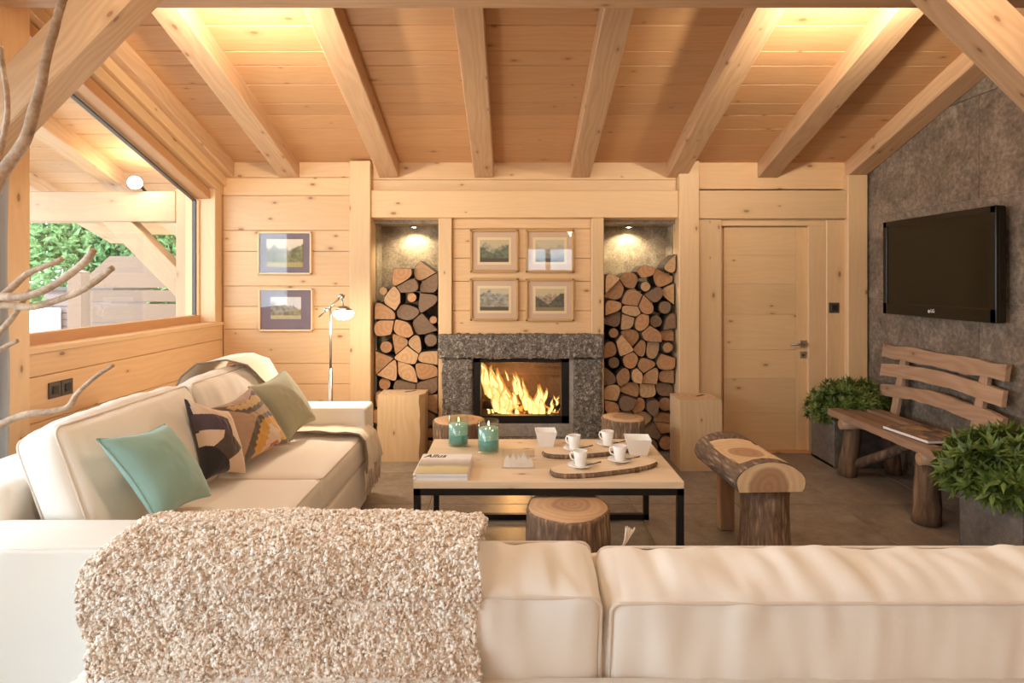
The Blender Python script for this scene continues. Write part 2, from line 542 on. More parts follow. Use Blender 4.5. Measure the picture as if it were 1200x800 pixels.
def beam(name, a, b, w, t, mat, parent=None, up=(0, 0, 1), bevel=.004):
    """a plank or beam: local x runs a->b, w is its width across, t its thickness along `up`"""
    a, b = Vector(a), Vector(b)
    ex = (b - a).normalized(); ez = Vector(up); ez = (ez - ex * ez.dot(ex)).normalized(); ey = ez.cross(ex)
    L = (b - a).length
    mb = MB().box((-L / 2, -w / 2, -t / 2), (L / 2, w / 2, t / 2), bevel)
    c = (a + b) / 2
    Mx = Matrix(((ex.x, ey.x, ez.x, c.x), (ex.y, ey.y, ez.y, c.y), (ex.z, ey.z, ez.z, c.z), (0, 0, 0, 1)))
    return mb.build(name, mat, parent, Mx=Mx, recenter=False)


def copy_tree(o, shift, parent=None):
    c = o.copy(); C.objects.link(c)
    if parent is None: c.location = o.location + Vector(shift)
    else: c.parent = parent
    WM[c.name] = Matrix.Translation(shift) @ WM[o.name]
    for ch in [q for q in C.objects if q.parent == o]: copy_tree(ch, shift, c)
    return c


def text_obj(name, body, size, Mx, mat, parent, extrude=.0006, shear=0.0, bold=0.0):
    cu = bpy.data.curves.new(name, 'FONT'); cu.body = body; cu.size = size; cu.extrude = extrude
    cu.shear = shear; cu.offset = bold; cu.align_x = 'LEFT'; cu.align_y = 'BOTTOM'
    tmp = bpy.data.objects.new(name + '_curve', cu); C.objects.link(tmp)
    bpy.context.view_layer.update()
    me = bpy.data.meshes.new_from_object(tmp)
    C.objects.unlink(tmp); bpy.data.objects.remove(tmp)
    me.materials.clear(); me.materials.append(mat)
    o = bpy.data.objects.new(name, me)
    return link(o, Mx, parent)


def at(px, py, Y):
    return Vector(((px - 600) * Y / 720, Y, H - (py - 328) * Y / 720))


SL = .314
zc = lambda Y: 2.44 + SL * (5.17 - Y) if Y >= 1.0 else 2.44 + SL * 4.17 - SL * (1.0 - Y)     # underside of the roof boards
zr = lambda Y: 2.31 + SL * (5.17 - Y)                                                       # underside of the rafters
NRM = Vector((0, SL, 1)).normalized()

# ================================================================== STRUCTURE
# ---- floor: slate tiles on a screed
floor = box('floor', (-2.75, -3.05, -.10), (3.1, 5.75, -.006), M['grout']); tag(floor, kind='structure')
tile_me = None
for ix in range(-8, 3):
    for iy in range(-5, 4):
        x0, y0 = 2.11 + .66 * ix, 3.98 + .66 * iy
        if x0 > 2.97 or x0 + .66 < -2.45 or y0 > 5.2: continue
        cx, cy = x0 + .33, y0 + .33
        if tile_me is None:
            o = MB().box((cx - .327, cy - .327, -.012), (cx + .327, cy + .327, 0), .0015).build('tile', M['floor_stone'], floor); tile_me = o.data
        else:
            o = link(bpy.data.objects.new('tile', tile_me), Matrix.Translation((cx, cy, -.006)), floor)
# ---- ceiling: roof boards, rafters, purlin, braces
ceiling = MB().add([(-2.62, 5.3, zc(5.3) + .03), (3.1, 5.3, zc(5.3) + .03), (3.1, 1, zc(1) + .03), (-2.62, 1, zc(1) + .03), (-2.62, -3.1, zc(-3.1) + .03), (3.1, -3.1, zc(-3.1) + .03),
                    (-2.62, 5.3, zc(5.3) + .2), (3.1, 5.3, zc(5.3) + .2), (3.1, 1, zc(1) + .2), (-2.62, 1, zc(1) + .2), (-2.62, -3.1, zc(-3.1) + .2), (3.1, -3.1, zc(-3.1) + .2)],
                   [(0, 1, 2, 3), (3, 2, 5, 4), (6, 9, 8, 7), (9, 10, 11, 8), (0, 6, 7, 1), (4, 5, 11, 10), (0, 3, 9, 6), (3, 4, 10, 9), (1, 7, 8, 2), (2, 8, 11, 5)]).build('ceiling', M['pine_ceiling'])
tag(ceiling, kind='structure')
ys = [5.26, 5.14, 4.899, 4.667, 4.489, 4.344, 4.134, 3.943, 3.808, 3.589, 3.44, 3.29, 3.10, 2.93, 2.75]
while ys[-1] > 1.1: ys.append(max(1.0, ys[-1] - random.choice((.17, .2, .22))))
for a, b in zip(ys, ys[1:]):
    ym = (a + b) / 2; w = (a - b) / math.cos(math.atan(SL)) - .003
    c = Vector((0, ym, zc(ym))) + NRM * .014
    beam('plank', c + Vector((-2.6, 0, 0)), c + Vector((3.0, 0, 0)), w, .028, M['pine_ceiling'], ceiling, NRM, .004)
y = 1.0
N2 = Vector((0, -SL, 1)).normalized()
while y > -3:
    ym = y - .15; c = Vector((0, ym, zc(ym))) + N2 * .014
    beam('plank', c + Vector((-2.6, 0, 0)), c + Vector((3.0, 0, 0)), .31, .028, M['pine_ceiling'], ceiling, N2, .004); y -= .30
RX = [-2.42, -1.87, -1.034, -.235, .574, 1.385, 2.15, 2.885]
for i, x in enumerate(RX):
    t = .135; w = .165
    off = NRM * (t / 2)
    ya, yb = 5.168, 2.3
    beam('rafter', Vector((x, ya, zr(ya))) + off, Vector((x, yb, zr(yb))) + off, w, t, M['pine_beam'], ceiling, NRM, .006)
beam('purlin', (-2.6, 2.79, 2.88), (2.97, 2.79, 2.88), .22, .30, M['pine_beam'], ceiling, bevel=.008)
# knee braces between posts and purlin
d = Vector((.696, 0, .718)); nn = Vector((-d.z, 0, d.x))
p0 = Vector((-2.50, 2.675, 2.634 + 1.04 * (-2.50 + 1.625))) + nn * .095
beam('brace', p0, p0 + d * 1.38, .15, .19, M['pine_beam'], ceiling, nn, .006)
d = Vector((-.713, 0, .701)); nn = Vector((d.z, 0, -d.x))
p0 = Vector((2.97, 2.675, 2.665 - .984 * (2.97 - 1.814))) + nn * .09
beam('brace', p0, p0 + d * 1.70, .15, .18, M['pine_beam'], ceiling, nn, .006)
box('ridge_beam', (-2.6, .9, 3.35), (3.0, 1.1, 3.70), M['pine_beam'], ceiling, .008)
for x in (-1.46, 1.76):
    box('uplight', (x - .10, 2.905, 2.76), (x + .10, 2.94, 2.80), M['black_metal'], ceiling, .003)

# ---- back wall
wb = MB()
wb.box((-2.62, 5.19, 0), (-1.19, 5.75, 2.62)).box((1.40, 5.25, 0), (3.1, 5.75, 2.62)).box((-1.19, 5.19, 1.96), (1.40, 5.75, 2.62)).box((-1.19, 5.56, 0), (1.40, 5.75, 1.96))
wall_back = wb.build('wall_back', M['pine']); tag(wall_back, kind='structure')


def zpx(py, Y=5.17): return H + (328 - py) * Y / 720


rows = [188, 208, 229, 270, 294.5, 335, 359, 385.5, 426, 450, 478, 505, 531]
for a, b in zip(rows, rows[1:]):
    za, zb = zpx(a), max(0.002, zpx(b)); zm = (za + zb) / 2
    if za - zb < .01: continue
    beam('plank', (-2.43, 5.18, zm), (-1.30, 5.18, zm), za - zb - .003, .02, M['pine'], wall_back, (0, -1, 0), .003)
zb0 = zpx(212)
beam('plank', (-1.18, 5.185, zpx(200)), (1.40, 5.185, zpx(200)), .15, .02, M['pine'], wall_back, (0, -1, 0), .003)
beam('plank', (-1.18, 5.185, zpx(217)), (1.40, 5.185, zpx(217)), .09, .02, M['pine_trim'], wall_back, (0, -1, 0), .003)
beam('plank', (1.55, 5.185, zpx(205)), (2.97, 5.185, zpx(205)), .235, .02, M['pine'], wall_back, (0, -1, 0), .003)
beam('header', (-1.174, 5.17, 2.083), (1.387, 5.17, 2.083), .228, .10, M['pine_trim'], wall_back, (0, -1, 0), .005)
beam('header', (1.558, 5.17, 2.079), (2.79, 5.17, 2.079), .236, .10, M['pine_trim'], wall_back, (0, -1, 0), .005)
for x0, x1, z1, yf in ((-1.351, -1.174, 2.44, 5.10), (1.387, 1.558, 2.44, 5.10), (2.788, 2.955, 2.325, 5.10), (-.615, -.500, 1.968, 5.12), (.661, .768, 1.968, 5.12), (1.558, 1.757, 1.96, 5.14), (2.635, 2.80, 1.96, 5.15)):
    xm, d_ = (x0 + x1) / 2, 5.30 - yf
    beam('post', (xm, yf + d_ / 2, .001), (xm, yf + d_ / 2, z1), x1 - x0 - .002, d_, M['pine_trim'], wall_back, (0, -1, 0), .006)
# planked panel over the fireplace
pr = [254, 268, 302.5, 329.5, 364, 394]
for a, b in zip(pr, pr[1:]):
    za, zb = zpx(a, 5.16), zpx(b, 5.16); zm = (za + zb) / 2
    beam('plank', (-.50, 5.17, zm), (.662, 5.17, zm), za - zb - .003, .02, M['pine'], wall_back, (0, -1, 0), .003)
# stone lined niches
for x0, x1 in ((-1.174, -.615), (.768, 1.387)):
    nb = MB().box((x0 - .02, 5.52, 0), (x1 + .02, 5.56, 1.98)).box((x0 - .02, 5.30, 0), (x0 + .006, 5.53, 1.98)).box((x1 - .006, 5.30, 0), (x1 + .02, 5.53, 1.98)).box((x0 - .02, 5.23, 1.93), (x1 + .02, 5.53, 1.98))
    nb.build('niche_lining', M['niche_stone'], wall_back)
# chimney breast core behind the stone surround
MB().box((-.615, 5.20, 1.0), (.768, 5.56, 1.97)).build('chimney_breast', M['pine'], wall_back)
# ---- door in the back wall
door = box('door_1', (1.775, 5.215, .005), (2.492, 5.245, 1.906), M['pine_door'], bevel=.002); tag(door, kind='structure')
# the leaf is faced with horizontal boards
zz = [.01, .33, .62, .86, 1.16, 1.42, 1.66, 1.90]
for a, b in zip(zz, zz[1:]):
    beam('plank', (1.79, 5.205, (a + b) / 2), (2.40, 5.205, (a + b) / 2), b - a - .0012, .02, M['pine_door'], door, (0, -1, 0), .0008)
beam('stile', (2.446, 5.205, .01), (2.446, 5.205, 1.90), .09, .02, M['pine_door'], door, (0, -1, 0), .0015)
beam('door_frame', (1.757, 5.20, 1.935), (2.64, 5.20, 1.935), .06, .08, M['pine_trim'], door, (0, -1, 0), .003)
beam('door_frame', (2.564, 5.20, 0), (2.564, 5.20, 1.906), .145, .08, M['pine_trim'], door, (0, -1, 0), .003)
beam('threshold', (1.757, 5.19, .008), (2.64, 5.19, .008), .12, .016, M['window_wood'], door, bevel=.003)
hz = zpx(402.5, 5.19); hx = (941 - 600) * 5.19 / 720
box('rose_plate', (hx - .028, 5.184, hz - .028), (hx + .028, 5.196, hz + .028), M['chrome'], door, .002)
box('keyhole_plate', (hx - .028, 5.184, hz - .123), (hx + .028, 5.196, hz - .067), M['chrome'], door, .002)
MB().tube([(hx, 5.185, hz), (hx, 5.14, hz), (hx - .012, 5.13, hz), (hx - .125, 5.13, hz)], .0105, 10).build('door_handle', M['chrome'], door)
MB().tube([(hx, 5.1835, hz - .095), (hx, 5.180, hz - .095)], .009, 10).build('lock_cylinder', M['black_metal'], door)

# ---- right wall: big stone slabs
wr = MB().prism([(-3.05, 0), (5.3, 0), (5.3, zc(5.3)), (1.0, zc(1) + .02), (-3.05, zc(-3.05))], .12)
wall_right = wr.build('wall_right', M['grout'], Mx=Matrix(((0, 1, 0, 2.98), (1, 0, 0, 0), (0, 0, 1, 0), (0, 0, 0, 1))), recenter=False)
tag(wall_right, kind='structure')


def clip(poly, nx, nz, dd):
    out = []
    for i in range(len(poly)):
        p, q = poly[i], poly[(i + 1) % len(poly)]
        fp, fq = nx * p[0] + nz * p[1] - dd, nx * q[0] + nz * q[1] - dd
        if fp <= 0: out.append(p)
        if fp * fq < 0:
            t = fp / (fp - fq); out.append((p[0] + t * (q[0] - p[0]), p[1] + t * (q[1] - p[1])))
    return out


for k, (z0, z1) in enumerate(((0, .646), (.646, 1.306), (1.306, 1.966), (1.966, 2.626), (2.626, 3.3), (3.3, 3.9))):
    yb = 3.906 - (.66 if k % 2 == 0 else 0)
    for j in range(-4, 3):
        y0 = yb + j * 1.32
        if y0 > 5.17 or y0 < -1.5: continue
        g = .002
        poly = [(y0 + g, z0 + g), (min(5.25, y0 + 1.32) - g, z0 + g), (min(5.25, y0 + 1.32) - g, z1 - g), (y0 + g, z1 - g)]
        poly = clip(poly, SL, 1, zc(5.17) + SL * 5.17 + .01)
        poly = clip(poly, -SL, 1, zc(1) - SL * 1.0)
        if len(poly) < 3: continue
        ctr = (sum(p[0] for p in poly) / len(poly), sum(p[1] for p in poly) / len(poly))
        MB().prism([(p[0] - ctr[0], p[1] - ctr[1]) for p in poly], .012).build('slab', M['wall_stone'], wall_right, recenter=False,
                                                                              Mx=Matrix(((0, 1, 0, 2.97), (1, 0, 0, ctr[0]), (0, 0, 1, ctr[1]), (0, 0, 0, 1))))
# ---- left wall with the slanted window
wl = MB().box((-2.75, 2.80, 0), (-2.46, 5.30, 1.06)).box((-2.69, 5.06, 1.06), (-2.46, 5.30, 2.5))
wl.box((-2.75, -3.05, 0), (-2.46, -1.5, 2.5)).box((-2.75, 2.5, 0), (-2.46, 2.8, 2.6))
# gable part above window and door
wl.prism([(-3.05, 2.5), (-1.5, 2.5), (-1.5, 2.35), (2.8, 2.35), (2.8, 2.30 + SL * 2.26), (5.30, 2.27), (5.30, zc(5.3) + .04), (1.0, zc(1) + .04), (-3.05, zc(-3.05) + .04)], .25, Mx=Matrix(((0, 1, 0, -2.75), (1, 0, 0, 0), (0, 0, 1, 0), (0, 0, 0, 1))))
wall_left = wl.build('wall_left', M['pine']); tag(wall_left, kind='structure')
lz = [0.002, .26, .50, .72, .955, 1.075]
for a, b in zip(lz, lz[1:]):
    beam('plank', (-2.445, 3.03, (a + b) / 2), (-2.445, 5.165, (a + b) / 2), b - a - .003, .03, M['pine'], wall_left, (1, 0, 0), .003)
beam('sill', (-2.53, 3.03, 1.087), (-2.53, 5.165, 1.087), .22, .03, M['pine_trim'], wall_left, (0, 0, 1), .004)
beam('jamb', (-2.52, 5.11, 1.10), (-2.52, 5.11, 2.30), .16, .12, M['pine_trim'], wall_left, (0, -1, 0), .004)
beam('post', (-2.50, 2.92, .001), (-2.50, 2.92, 3.0), .24, .24, M['pine_trim'], wall_left, (0, -1, 0), .008)
zg = lambda Y: 2.11 + SL * (5.02 - Y)       # top edge of the pane
hd = Vector((0, SL, 1)).normalized()
for off, w_, x_, m_ in ((.05, .10, -2.56, 'window_wood'), (.13, .075, -2.50, 'pine_trim'), (.205, .075, -2.47, 'pine_trim')):
    beam('sloping_header', Vector((x_, 3.03, zg(3.03))) + hd * off, Vector((x_, 5.165, zg(5.165))) + hd * off, w_ + .06, .073, M[m_], wall_left, hd, .004)
# the window itself
win = MB().prism([(3.03, 1.10), (5.06, 1.10), (5.06, zg(5.06)), (3.03, zg(3.03))], .006, Mx=Matrix(((0, 1, 0, -2.605), (1, 0, 0, 0), (0, 0, 1, 0), (0, 0, 0, 1)))).build('window_1', M['glass'])
tag(win, kind='structure')
beam('bottom_rail', (-2.60, 3.03, 1.13), (-2.60, 5.06, 1.13), .075, .065, M['window_wood'], win)
beam('side_rail', (-2.60, 5.045, 1.10), (-2.60, 5.045, zg(5.04)), .03, .07, M['pine_trim'], win, (1, 0, 0))
beam('side_gasket', (-2.60, 5.024, 1.165), (-2.60, 5.024, zg(5.03) - .01), .012, .03, M['switch_grey'], win, (1, 0, 0), .001)
beam('side_rail', (-2.60, 3.05, 1.10), (-2.60, 3.05, zg(3.05)), .03, .07, M['window_wood'], win, (1, 0, 0))
beam('top_gasket', Vector((-2.60, 3.04, zg(3.04) - .006)), Vector((-2.60, 5.03, zg(5.03) - .006)), .03, .012, M['switch_grey'], win, hd, .001)
# ---- glazed terrace door beside the camera (lets the daylight in)
d2 = box('door_2', (-2.62, -1.5, .0), (-2.605, 2.5, 2.35), M['glass']); tag(d2, kind='structure')
for a, b in (((-2.61, -1.47, 0), (-2.61, -1.47, 2.35)), ((-2.61, 2.47, 0), (-2.61, 2.47, 2.35)), ((-2.61, 1.25, 0), (-2.61, 1.25, 2.35)), ((-2.61, -1.5, 2.31), (-2.61, 2.5, 2.31)), ((-2.61, -1.5, .04), (-2.61, 2.5, .04))):
    beam('door_frame', a, b, .07, .07, M['window_wood'], d2, (1, 0, 0))
# ---- rear wall with a high window
wk = MB().prism([(-2.75, 0), (3.1, 0), (3.1, zc(-3) + .04), (-2.75, zc(-3) + .04)], .1)
wk = MB().box((-2.75, -3.1, 0), (.30, -3.0, 2.55)).box((1.36, -3.1, 0), (3.1, -3.0, 2.55)).box((.30, -3.1, 0), (1.36, -3.0, 1.62)).box((.30, -3.1, 2.12), (1.36, -3.0, 2.55))
wall_rear = wk.build('wall_rear', M['pine']); tag(wall_rear, kind='structure')
w2 = box('window_2', (.30, -3.06, 1.62), (1.36, -3.05, 2.12), M['glass']); tag(w2, kind='structure')
beam('mullion', (.78, -3.05, 1.62), (.78, -3.05, 2.12), .10, .06, M['window_wood'], w2, (0, 1, 0))

# ================================================================== OUTSIDE
ground = box('ground', (-30, -10, -.25), (-2.76, 40, -.05), M['concrete']); tag(ground, kind='structure')
porch = MB().prism([(2.6, zc(2.6) + .03), (6.75, zc(6.75) + .03), (6.75, zc(6.75) + .16), (2.6, zc(2.6) + .16)], 1.8, Mx=Matrix(((0, 1, 0, -4.42), (1, 0, 0, 0), (0, 0, 1, 0), (0, 0, 0, 1)))).build('porch_roof', M['pine_ceiling'])
tag(porch, kind='structure')
y = 6.74
while y > 2.7:
    ym = y - .10; c = Vector((0, ym, zc(ym))) + NRM * .014
    beam('plank', c + Vector((-4.42, 0, 0)), c + Vector((-2.63, 0, 0)), .206, .028, M['pine_ceiling'], porch, NRM, .004); y -= .20
for x in (-2.70, -3.45, -4.26):
    off = NRM * .0675
    beam('rafter', Vector((x, 6.65, zr(6.65))) + off, Vector((x, 2.7, zr(2.7))) + off, .165, .135, M['pine_beam'], porch, NRM, .006)
truss = empty('porch_truss', (-3.5, 5.25, 0), 'pale timber porch frame of post, beam and slanted strut outside the window', 'timber frame')
beam('post', (-2.765, 5.26, -.05), (-2.765, 5.26, 2.22), .14, .16, M['porch_pine'], truss, (0, -1, 0), .006)
beam('tie_beam', (-4.42, 5.26, 2.07), (-2.836, 5.26, 2.07), .255, .16, M['porch_pine'], truss, (0, -1, 0), .006)
beam('post', (-4.34, 5.26, -.05), (-4.34, 5.26, 1.94), .14, .16, M['porch_pine'], truss, (0, -1, 0), .006)
dd = Vector((.704, 0, -.71)); q0 = Vector((-3.466, 5.26, 1.938)) + Vector((.71, 0, .704)) * .09
beam('strut', q0 - dd * .05, q0 + dd * .93, .18, .14, M['porch_pine'], truss, (0, -1, 0), .006)
lp = Vector((-3.13, 5.10, 2.257))
ol = empty('porch_lamp', lp, 'glowing porch spotlight over the timber beam outside the window', 'lamp')
MB().lathe([(0, .06), (.05, .055), (.062, .0), (.057, 0), (.054, .01), (0, .01)], 20, Mx=Matrix.Translation(lp) @ Euler((math.radians(-68), 0, math.radians(35))).to_matrix().to_4x4()).build('lamp_housing', M['black_metal'], ol)
MB().tube([lp + Vector((0, .06, .0)), lp + Vector((0, .14, -.05))], .012, 8).build('lamp_arm', M['black_metal'], ol)
MB().lathe([(0, -.014), (.04, -.010), (.055, 0), (0, .004)], 20, Mx=Matrix.Translation(lp) @ Euler((math.radians(-68), 0, math.radians(35))).to_matrix().to_4x4()).build('lamp_lens', M['spot_glow'], ol)
light('porch_lamp_light', 'POINT', lp + Vector((.04, -.10, .02)), 14, (1, .85, .6), shadow_soft_size=.05)
fence = empty('garden_fence', (-4.7, 7.6, 0), 'wooden garden fence of wide horizontal boards seen through the window', 'fence')
FY = 7.6
zf = lambda py: H + (328 - py) * FY / 720
MB().prism([(-5.22, zf(337)), (-3.2, zf(337)), (-3.2, zf(300)), (-4.98, zf(300)), (-5.22, zf(321))], .03, Mx=Matrix.Translation((0, FY, 0))).build('board', M['larch_out'], fence)
for a, b in ((340, 353.5), (356, 378), (380, 402), (404, 428), (430, 455)):
    beam('board', (-5.22, FY + .015, (zf(a) + zf(b)) / 2), (-3.2, FY + .015, (zf(a) + zf(b)) / 2), zf(a) - zf(b), .03, M['larch_out'], fence, (0, -1, 0))
MB().box((-5.49, FY - .02, -.05), (-5.31, FY + .14, zf(319)), .006).lathe([(.127, zf(319)), (0, zf(315))], 4, Mx=Matrix.Translation((-5.40, FY + .06, 0)) @ Matrix.Rotation(PI / 4, 4, 'Z'), smooth=False).build('fence_post', M['larch_out'], fence)
shed = empty('garden_shed', (-6.2, 8.6, 0), 'low grey-brown clad garden shed beside the fence post outside', 'shed')
MB().box((-6.52, 8.6, -.05), (-5.6, 9.4, 1.30)).build('body', M['brown_cladding'], shed)
for k in range(14): box('slat', (-6.53, 8.585, -.03 + k * .093), (-5.59, 8.6, .05 + k * .093), M['brown_cladding'], shed, .004)
box('roof', (-6.58, 8.55, 1.30), (-5.55, 9.45, 1.345), M['switch_grey'], shed, .005)
wp = box('white_bin', (-6.78, 8.3, -.05), (-6.27, 8.55, 1.06), M['white_paint'], bevel=.01); tag(wp, 'white bin standing in front of the brown shed outside the window', 'bin')


def leaf_cloud(name, blobs, n, size, mat, parent, seed, wide=.45):
    """n small folded leaves scattered through ellipsoids: one foliage mesh"""
    rng = np.random.default_rng(seed)
    w = np.array([b[1][0] * b[1][1] * b[1][2] for b in blobs]) ** .66; w /= w.sum()
    idx = rng.choice(len(blobs), n, p=w)
    ctr = np.array([b[0] for b in blobs])[idx]; rad = np.array([b[1] for b in blobs])[idx]
    dv = rng.normal(size=(n, 3)); dv /= np.linalg.norm(dv, axis=1)[:, None]
    p = ctr + dv * rad * (rng.uniform(.55, 1, n) ** .5)[:, None]
    ax = dv + rng.normal(size=(n, 3)) * .7; ax /= np.linalg.norm(ax, axis=1)[:, None]
    sd = np.cross(ax, rng.normal(size=(n, 3))); sd /= np.linalg.norm(sd, axis=1)[:, None]
    nm = np.cross(ax, sd); L = (size * rng.uniform(.7, 1.25, n))[:, None]
    v = np.stack([p, p + ax * L * .5 + sd * L * wide * .5 + nm * L * .08, p + ax * L - nm * L * .08, p + ax * L * .5 - sd * L * wide * .5 + nm * L * .08], 1).reshape(-1, 3)
    f = [(4 * i, 4 * i + 1, 4 * i + 2) for i in range(n)] + [(4 * i, 4 * i + 2, 4 * i + 3) for i in range(n)]
    mb = MB(); mb.v = [tuple(q) for q in v]; mb.f = f; mb.mi = [0] * len(f); mb.sm = [False] * len(f)
    o = mb.build(name, mat, parent); o['kind'] = 'stuff'
    return o


for i, (x, yy, hgt, lab) in enumerate(((-7.4, 10.5, 3.4, 'bright green leafy tree farthest left behind the white bin and shed'), (-5.5, 10.9, 3.1, 'bright green leafy tree behind the garden fence post'), (-4.0, 10.8, 3.3, 'bright green leafy tree under the porch eave beyond the fence boards'))):
    t = empty('garden_tree', (x, yy, -.05), lab, 'tree')
    MB().tube([(x, yy, -.05), (x + .05, yy, .9), (x - .03, yy + .05, 2.0)], [.12, .09, .05], 10).build('trunk', M['bark'], t)
    for k in range(4):
        a = k * 1.7 + i
        MB().tube([(x, yy, .9 + .2 * k), (x + .4 * math.cos(a), yy + .4 * math.sin(a), 1.5 + .25 * k), (x + .8 * math.cos(a), yy + .8 * math.sin(a), 2.0 + .3 * k)], [.05, .035, .015], 7).build('branch', M['bark'], t)
    leaf_cloud('foliage', [((x, yy, hgt * .5), (1.15, .8, 1.3)), ((x - .5, yy, hgt * .75), (.9, .7, .8)), ((x + .6, yy + .1, hgt * .7), (.9, .7, .8)), ((x, yy, hgt), (.9, .7, .7)), ((x, yy - .1, .6), (1.1, .6, .7))], 9000, .21, M['tree_leaf'], t, 11 + i)

# ================================================================== FIREPLACE
fp = empty('fireplace', (.08, 5.1, 0), 'grey rough granite fireplace with a glazed black firebox burning between the log niches', 'fireplace')


def rough_block(name, lo, hi, mat, parent, amp=.016, cell=.015):
    lo, hi = Vector(lo), Vector(hi); dd = hi - lo
    nx, ny, nz = (max(2, int(round(q / cell))) for q in dd)
    mb = MB(); vid = {}

    def vert(i, j, k):
        key = (i, j, k)
        if key not in vid:
            p = Vector((lo.x + dd.x * i / nx, lo.y + dd.y * j / ny, lo.z + dd.z * k / nz))
            c = (lo + hi) / 2
            nv = Vector(((i == nx) - (i == 0), (j == ny) - (j == 0), (k == nz) - (k == 0)))
            a = mnoise.noise(p * 28) * amp + mnoise.noise(p * 70) * amp * .5
            p = p + nv.normalized() * (a - amp * .3 * (nv.length > 1.1)) if nv.length > 0 else p
            vid[key] = len(mb.v); mb.v.append(tuple(p))
        return vid[key]
    fs = []
    for i in range(nx):
        for k in range(nz):
            fs.append((vert(i, 0, k), vert(i + 1, 0, k), vert(i + 1, 0, k + 1), vert(i, 0, k + 1)))
            fs.append((vert(i, ny, k), vert(i, ny, k + 1), vert(i + 1, ny, k + 1), vert(i + 1, ny, k)))
    for j in range(ny):
        for k in range(nz):
            fs.append((vert(0, j, k), vert(0, j, k + 1), vert(0, j + 1, k + 1), vert(0, j + 1, k)))
            fs.append((vert(nx, j, k), vert(nx, j + 1, k), vert(nx, j + 1, k + 1), vert(nx, j, k + 1)))
    for i in range(nx):
        for j in range(ny):
            fs.append((vert(i, j, 0), vert(i, j + 1, 0), vert(i + 1, j + 1, 0), vert(i + 1, j, 0)))
            fs.append((vert(i, j, nz), vert(i + 1, j, nz), vert(i + 1, j + 1, nz), vert(i, j + 1, nz)))
    mb.f = fs; mb.mi = [0] * len(fs); mb.sm = [True] * len(fs)
    return mb.build(name, mat, parent)


rough_block('lintel', (-.607, 5.055, .805), (.757, 5.22, 1.0), M['granite'], fp)
rough_block('jamb', (-.578, 5.085, .13), (-.325, 5.22, .80), M['granite'], fp)
rough_block('jamb', (.512, 5.085, .13), (.747, 5.22, .80), M['granite'], fp)
box('hearth_stone', (-.325, 5.10, .15), (.512, 5.5, .258), M['hearth_stone'], fp, .004)
box('hearth_ledge', (-.62, 5.03, .10), (.78, 5.22, .15), M['granite'], fp, .006)
box('plinth', (-.60, 5.07, .001), (.76, 5.22, .10), M['hearth_stone'], fp, .004)
MB().box((.475, 5.105, .26), (.512, 5.2, .80)).build('side_fillet', M['hearth_stone'], fp)
fx0, fx1, fz0, fz1 = -.318, .474, .262, .797
core = MB().box((fx0 - .2, 5.50, .16), (fx1 + .2, 5.55, 1.0)).box((fx0 + .02, 5.21, fz0), (fx0 + .05, 5.5, fz1 + .03)).box((fx1 - .05, 5.21, fz0), (fx1 - .02, 5.5, fz1 + .03)).box((fx0, 5.21, fz1), (fx1, 5.5, fz1 + .03)).box((fx0, 5.21, fz0 + .005), (fx1, 5.5, fz0 + .03))
core.build('firebox', M['firebox'], fp)
ff = MB()
for lo, hi in (((fx0, 5.10, fz0), (fx0 + .057, 5.17, fz1)), ((fx1 - .065, 5.10, fz0), (fx1, 5.17, fz1)), ((fx0, 5.10, fz1 - .032), (fx1, 5.17, fz1)), ((fx0, 5.10, fz0), (fx1, 5.17, fz0 + .062))): ff.box(lo, hi, .003)
ff.build('firebox_frame', M['black_metal'], fp)
box('glass_pane', (fx0 + .04, 5.135, fz0 + .04), (fx1 - .04, 5.141, fz1 - .02), M['picture_glass'], fp)
fire_y = 5.31
for k, (pa, pb, r) in enumerate((((566, 474), (612, 489), .035), ((600, 490), (655, 484), .04), ((640, 470), (655, 488), .045), ((580, 489), (604, 488), .03))):
    a, b = at(*pa, fire_y - .01 + .02 * k), at(*pb, fire_y + .05 - .03 * k)
    a.z = max(a.z, fz0 + .03 + r); b.z = max(b.z, fz0 + .03 + r)
    bl = MB().tube([a, (a + b) / 2 + Vector((0, 0, .008)), b], [r, r * 1.05, r * .9], 12).build('burning_log', [M['char'], M['ember']][k == 1], None)
    tag(bl, ('charred burning log slanting at the left of the firebox', 'glowing ember log lying in the middle of the firebox', 'thick burning log at the right of the firebox', 'short charred log at the front left of the firebox')[k], 'log', 'logs burning in the firebox')


def flame(mb, base, tip, r, seed, mi, wig=.02, y=fire_y):
    b, t = at(*base, y), at(*tip, y)
    N = 12; pts, rs = [], []
    for i in range(N + 1):
        s = i / N
        p = b.lerp(t, s) + Vector((mnoise.noise(Vector((s * 3 + seed, seed, 0))) * wig * s * 2, mnoise.noise(Vector((s * 2, seed * 3, 4))) * .03 * s, 0))
        pts.append(p); rs.append(max(.0012, r * (math.sin(PI * min(1, .16 + s * .84)) ** .8) * (1 - .35 * s)))
    mb.tube(pts, rs, 9, mi)


fl = MB(); rf = random.Random(4)
spec = []
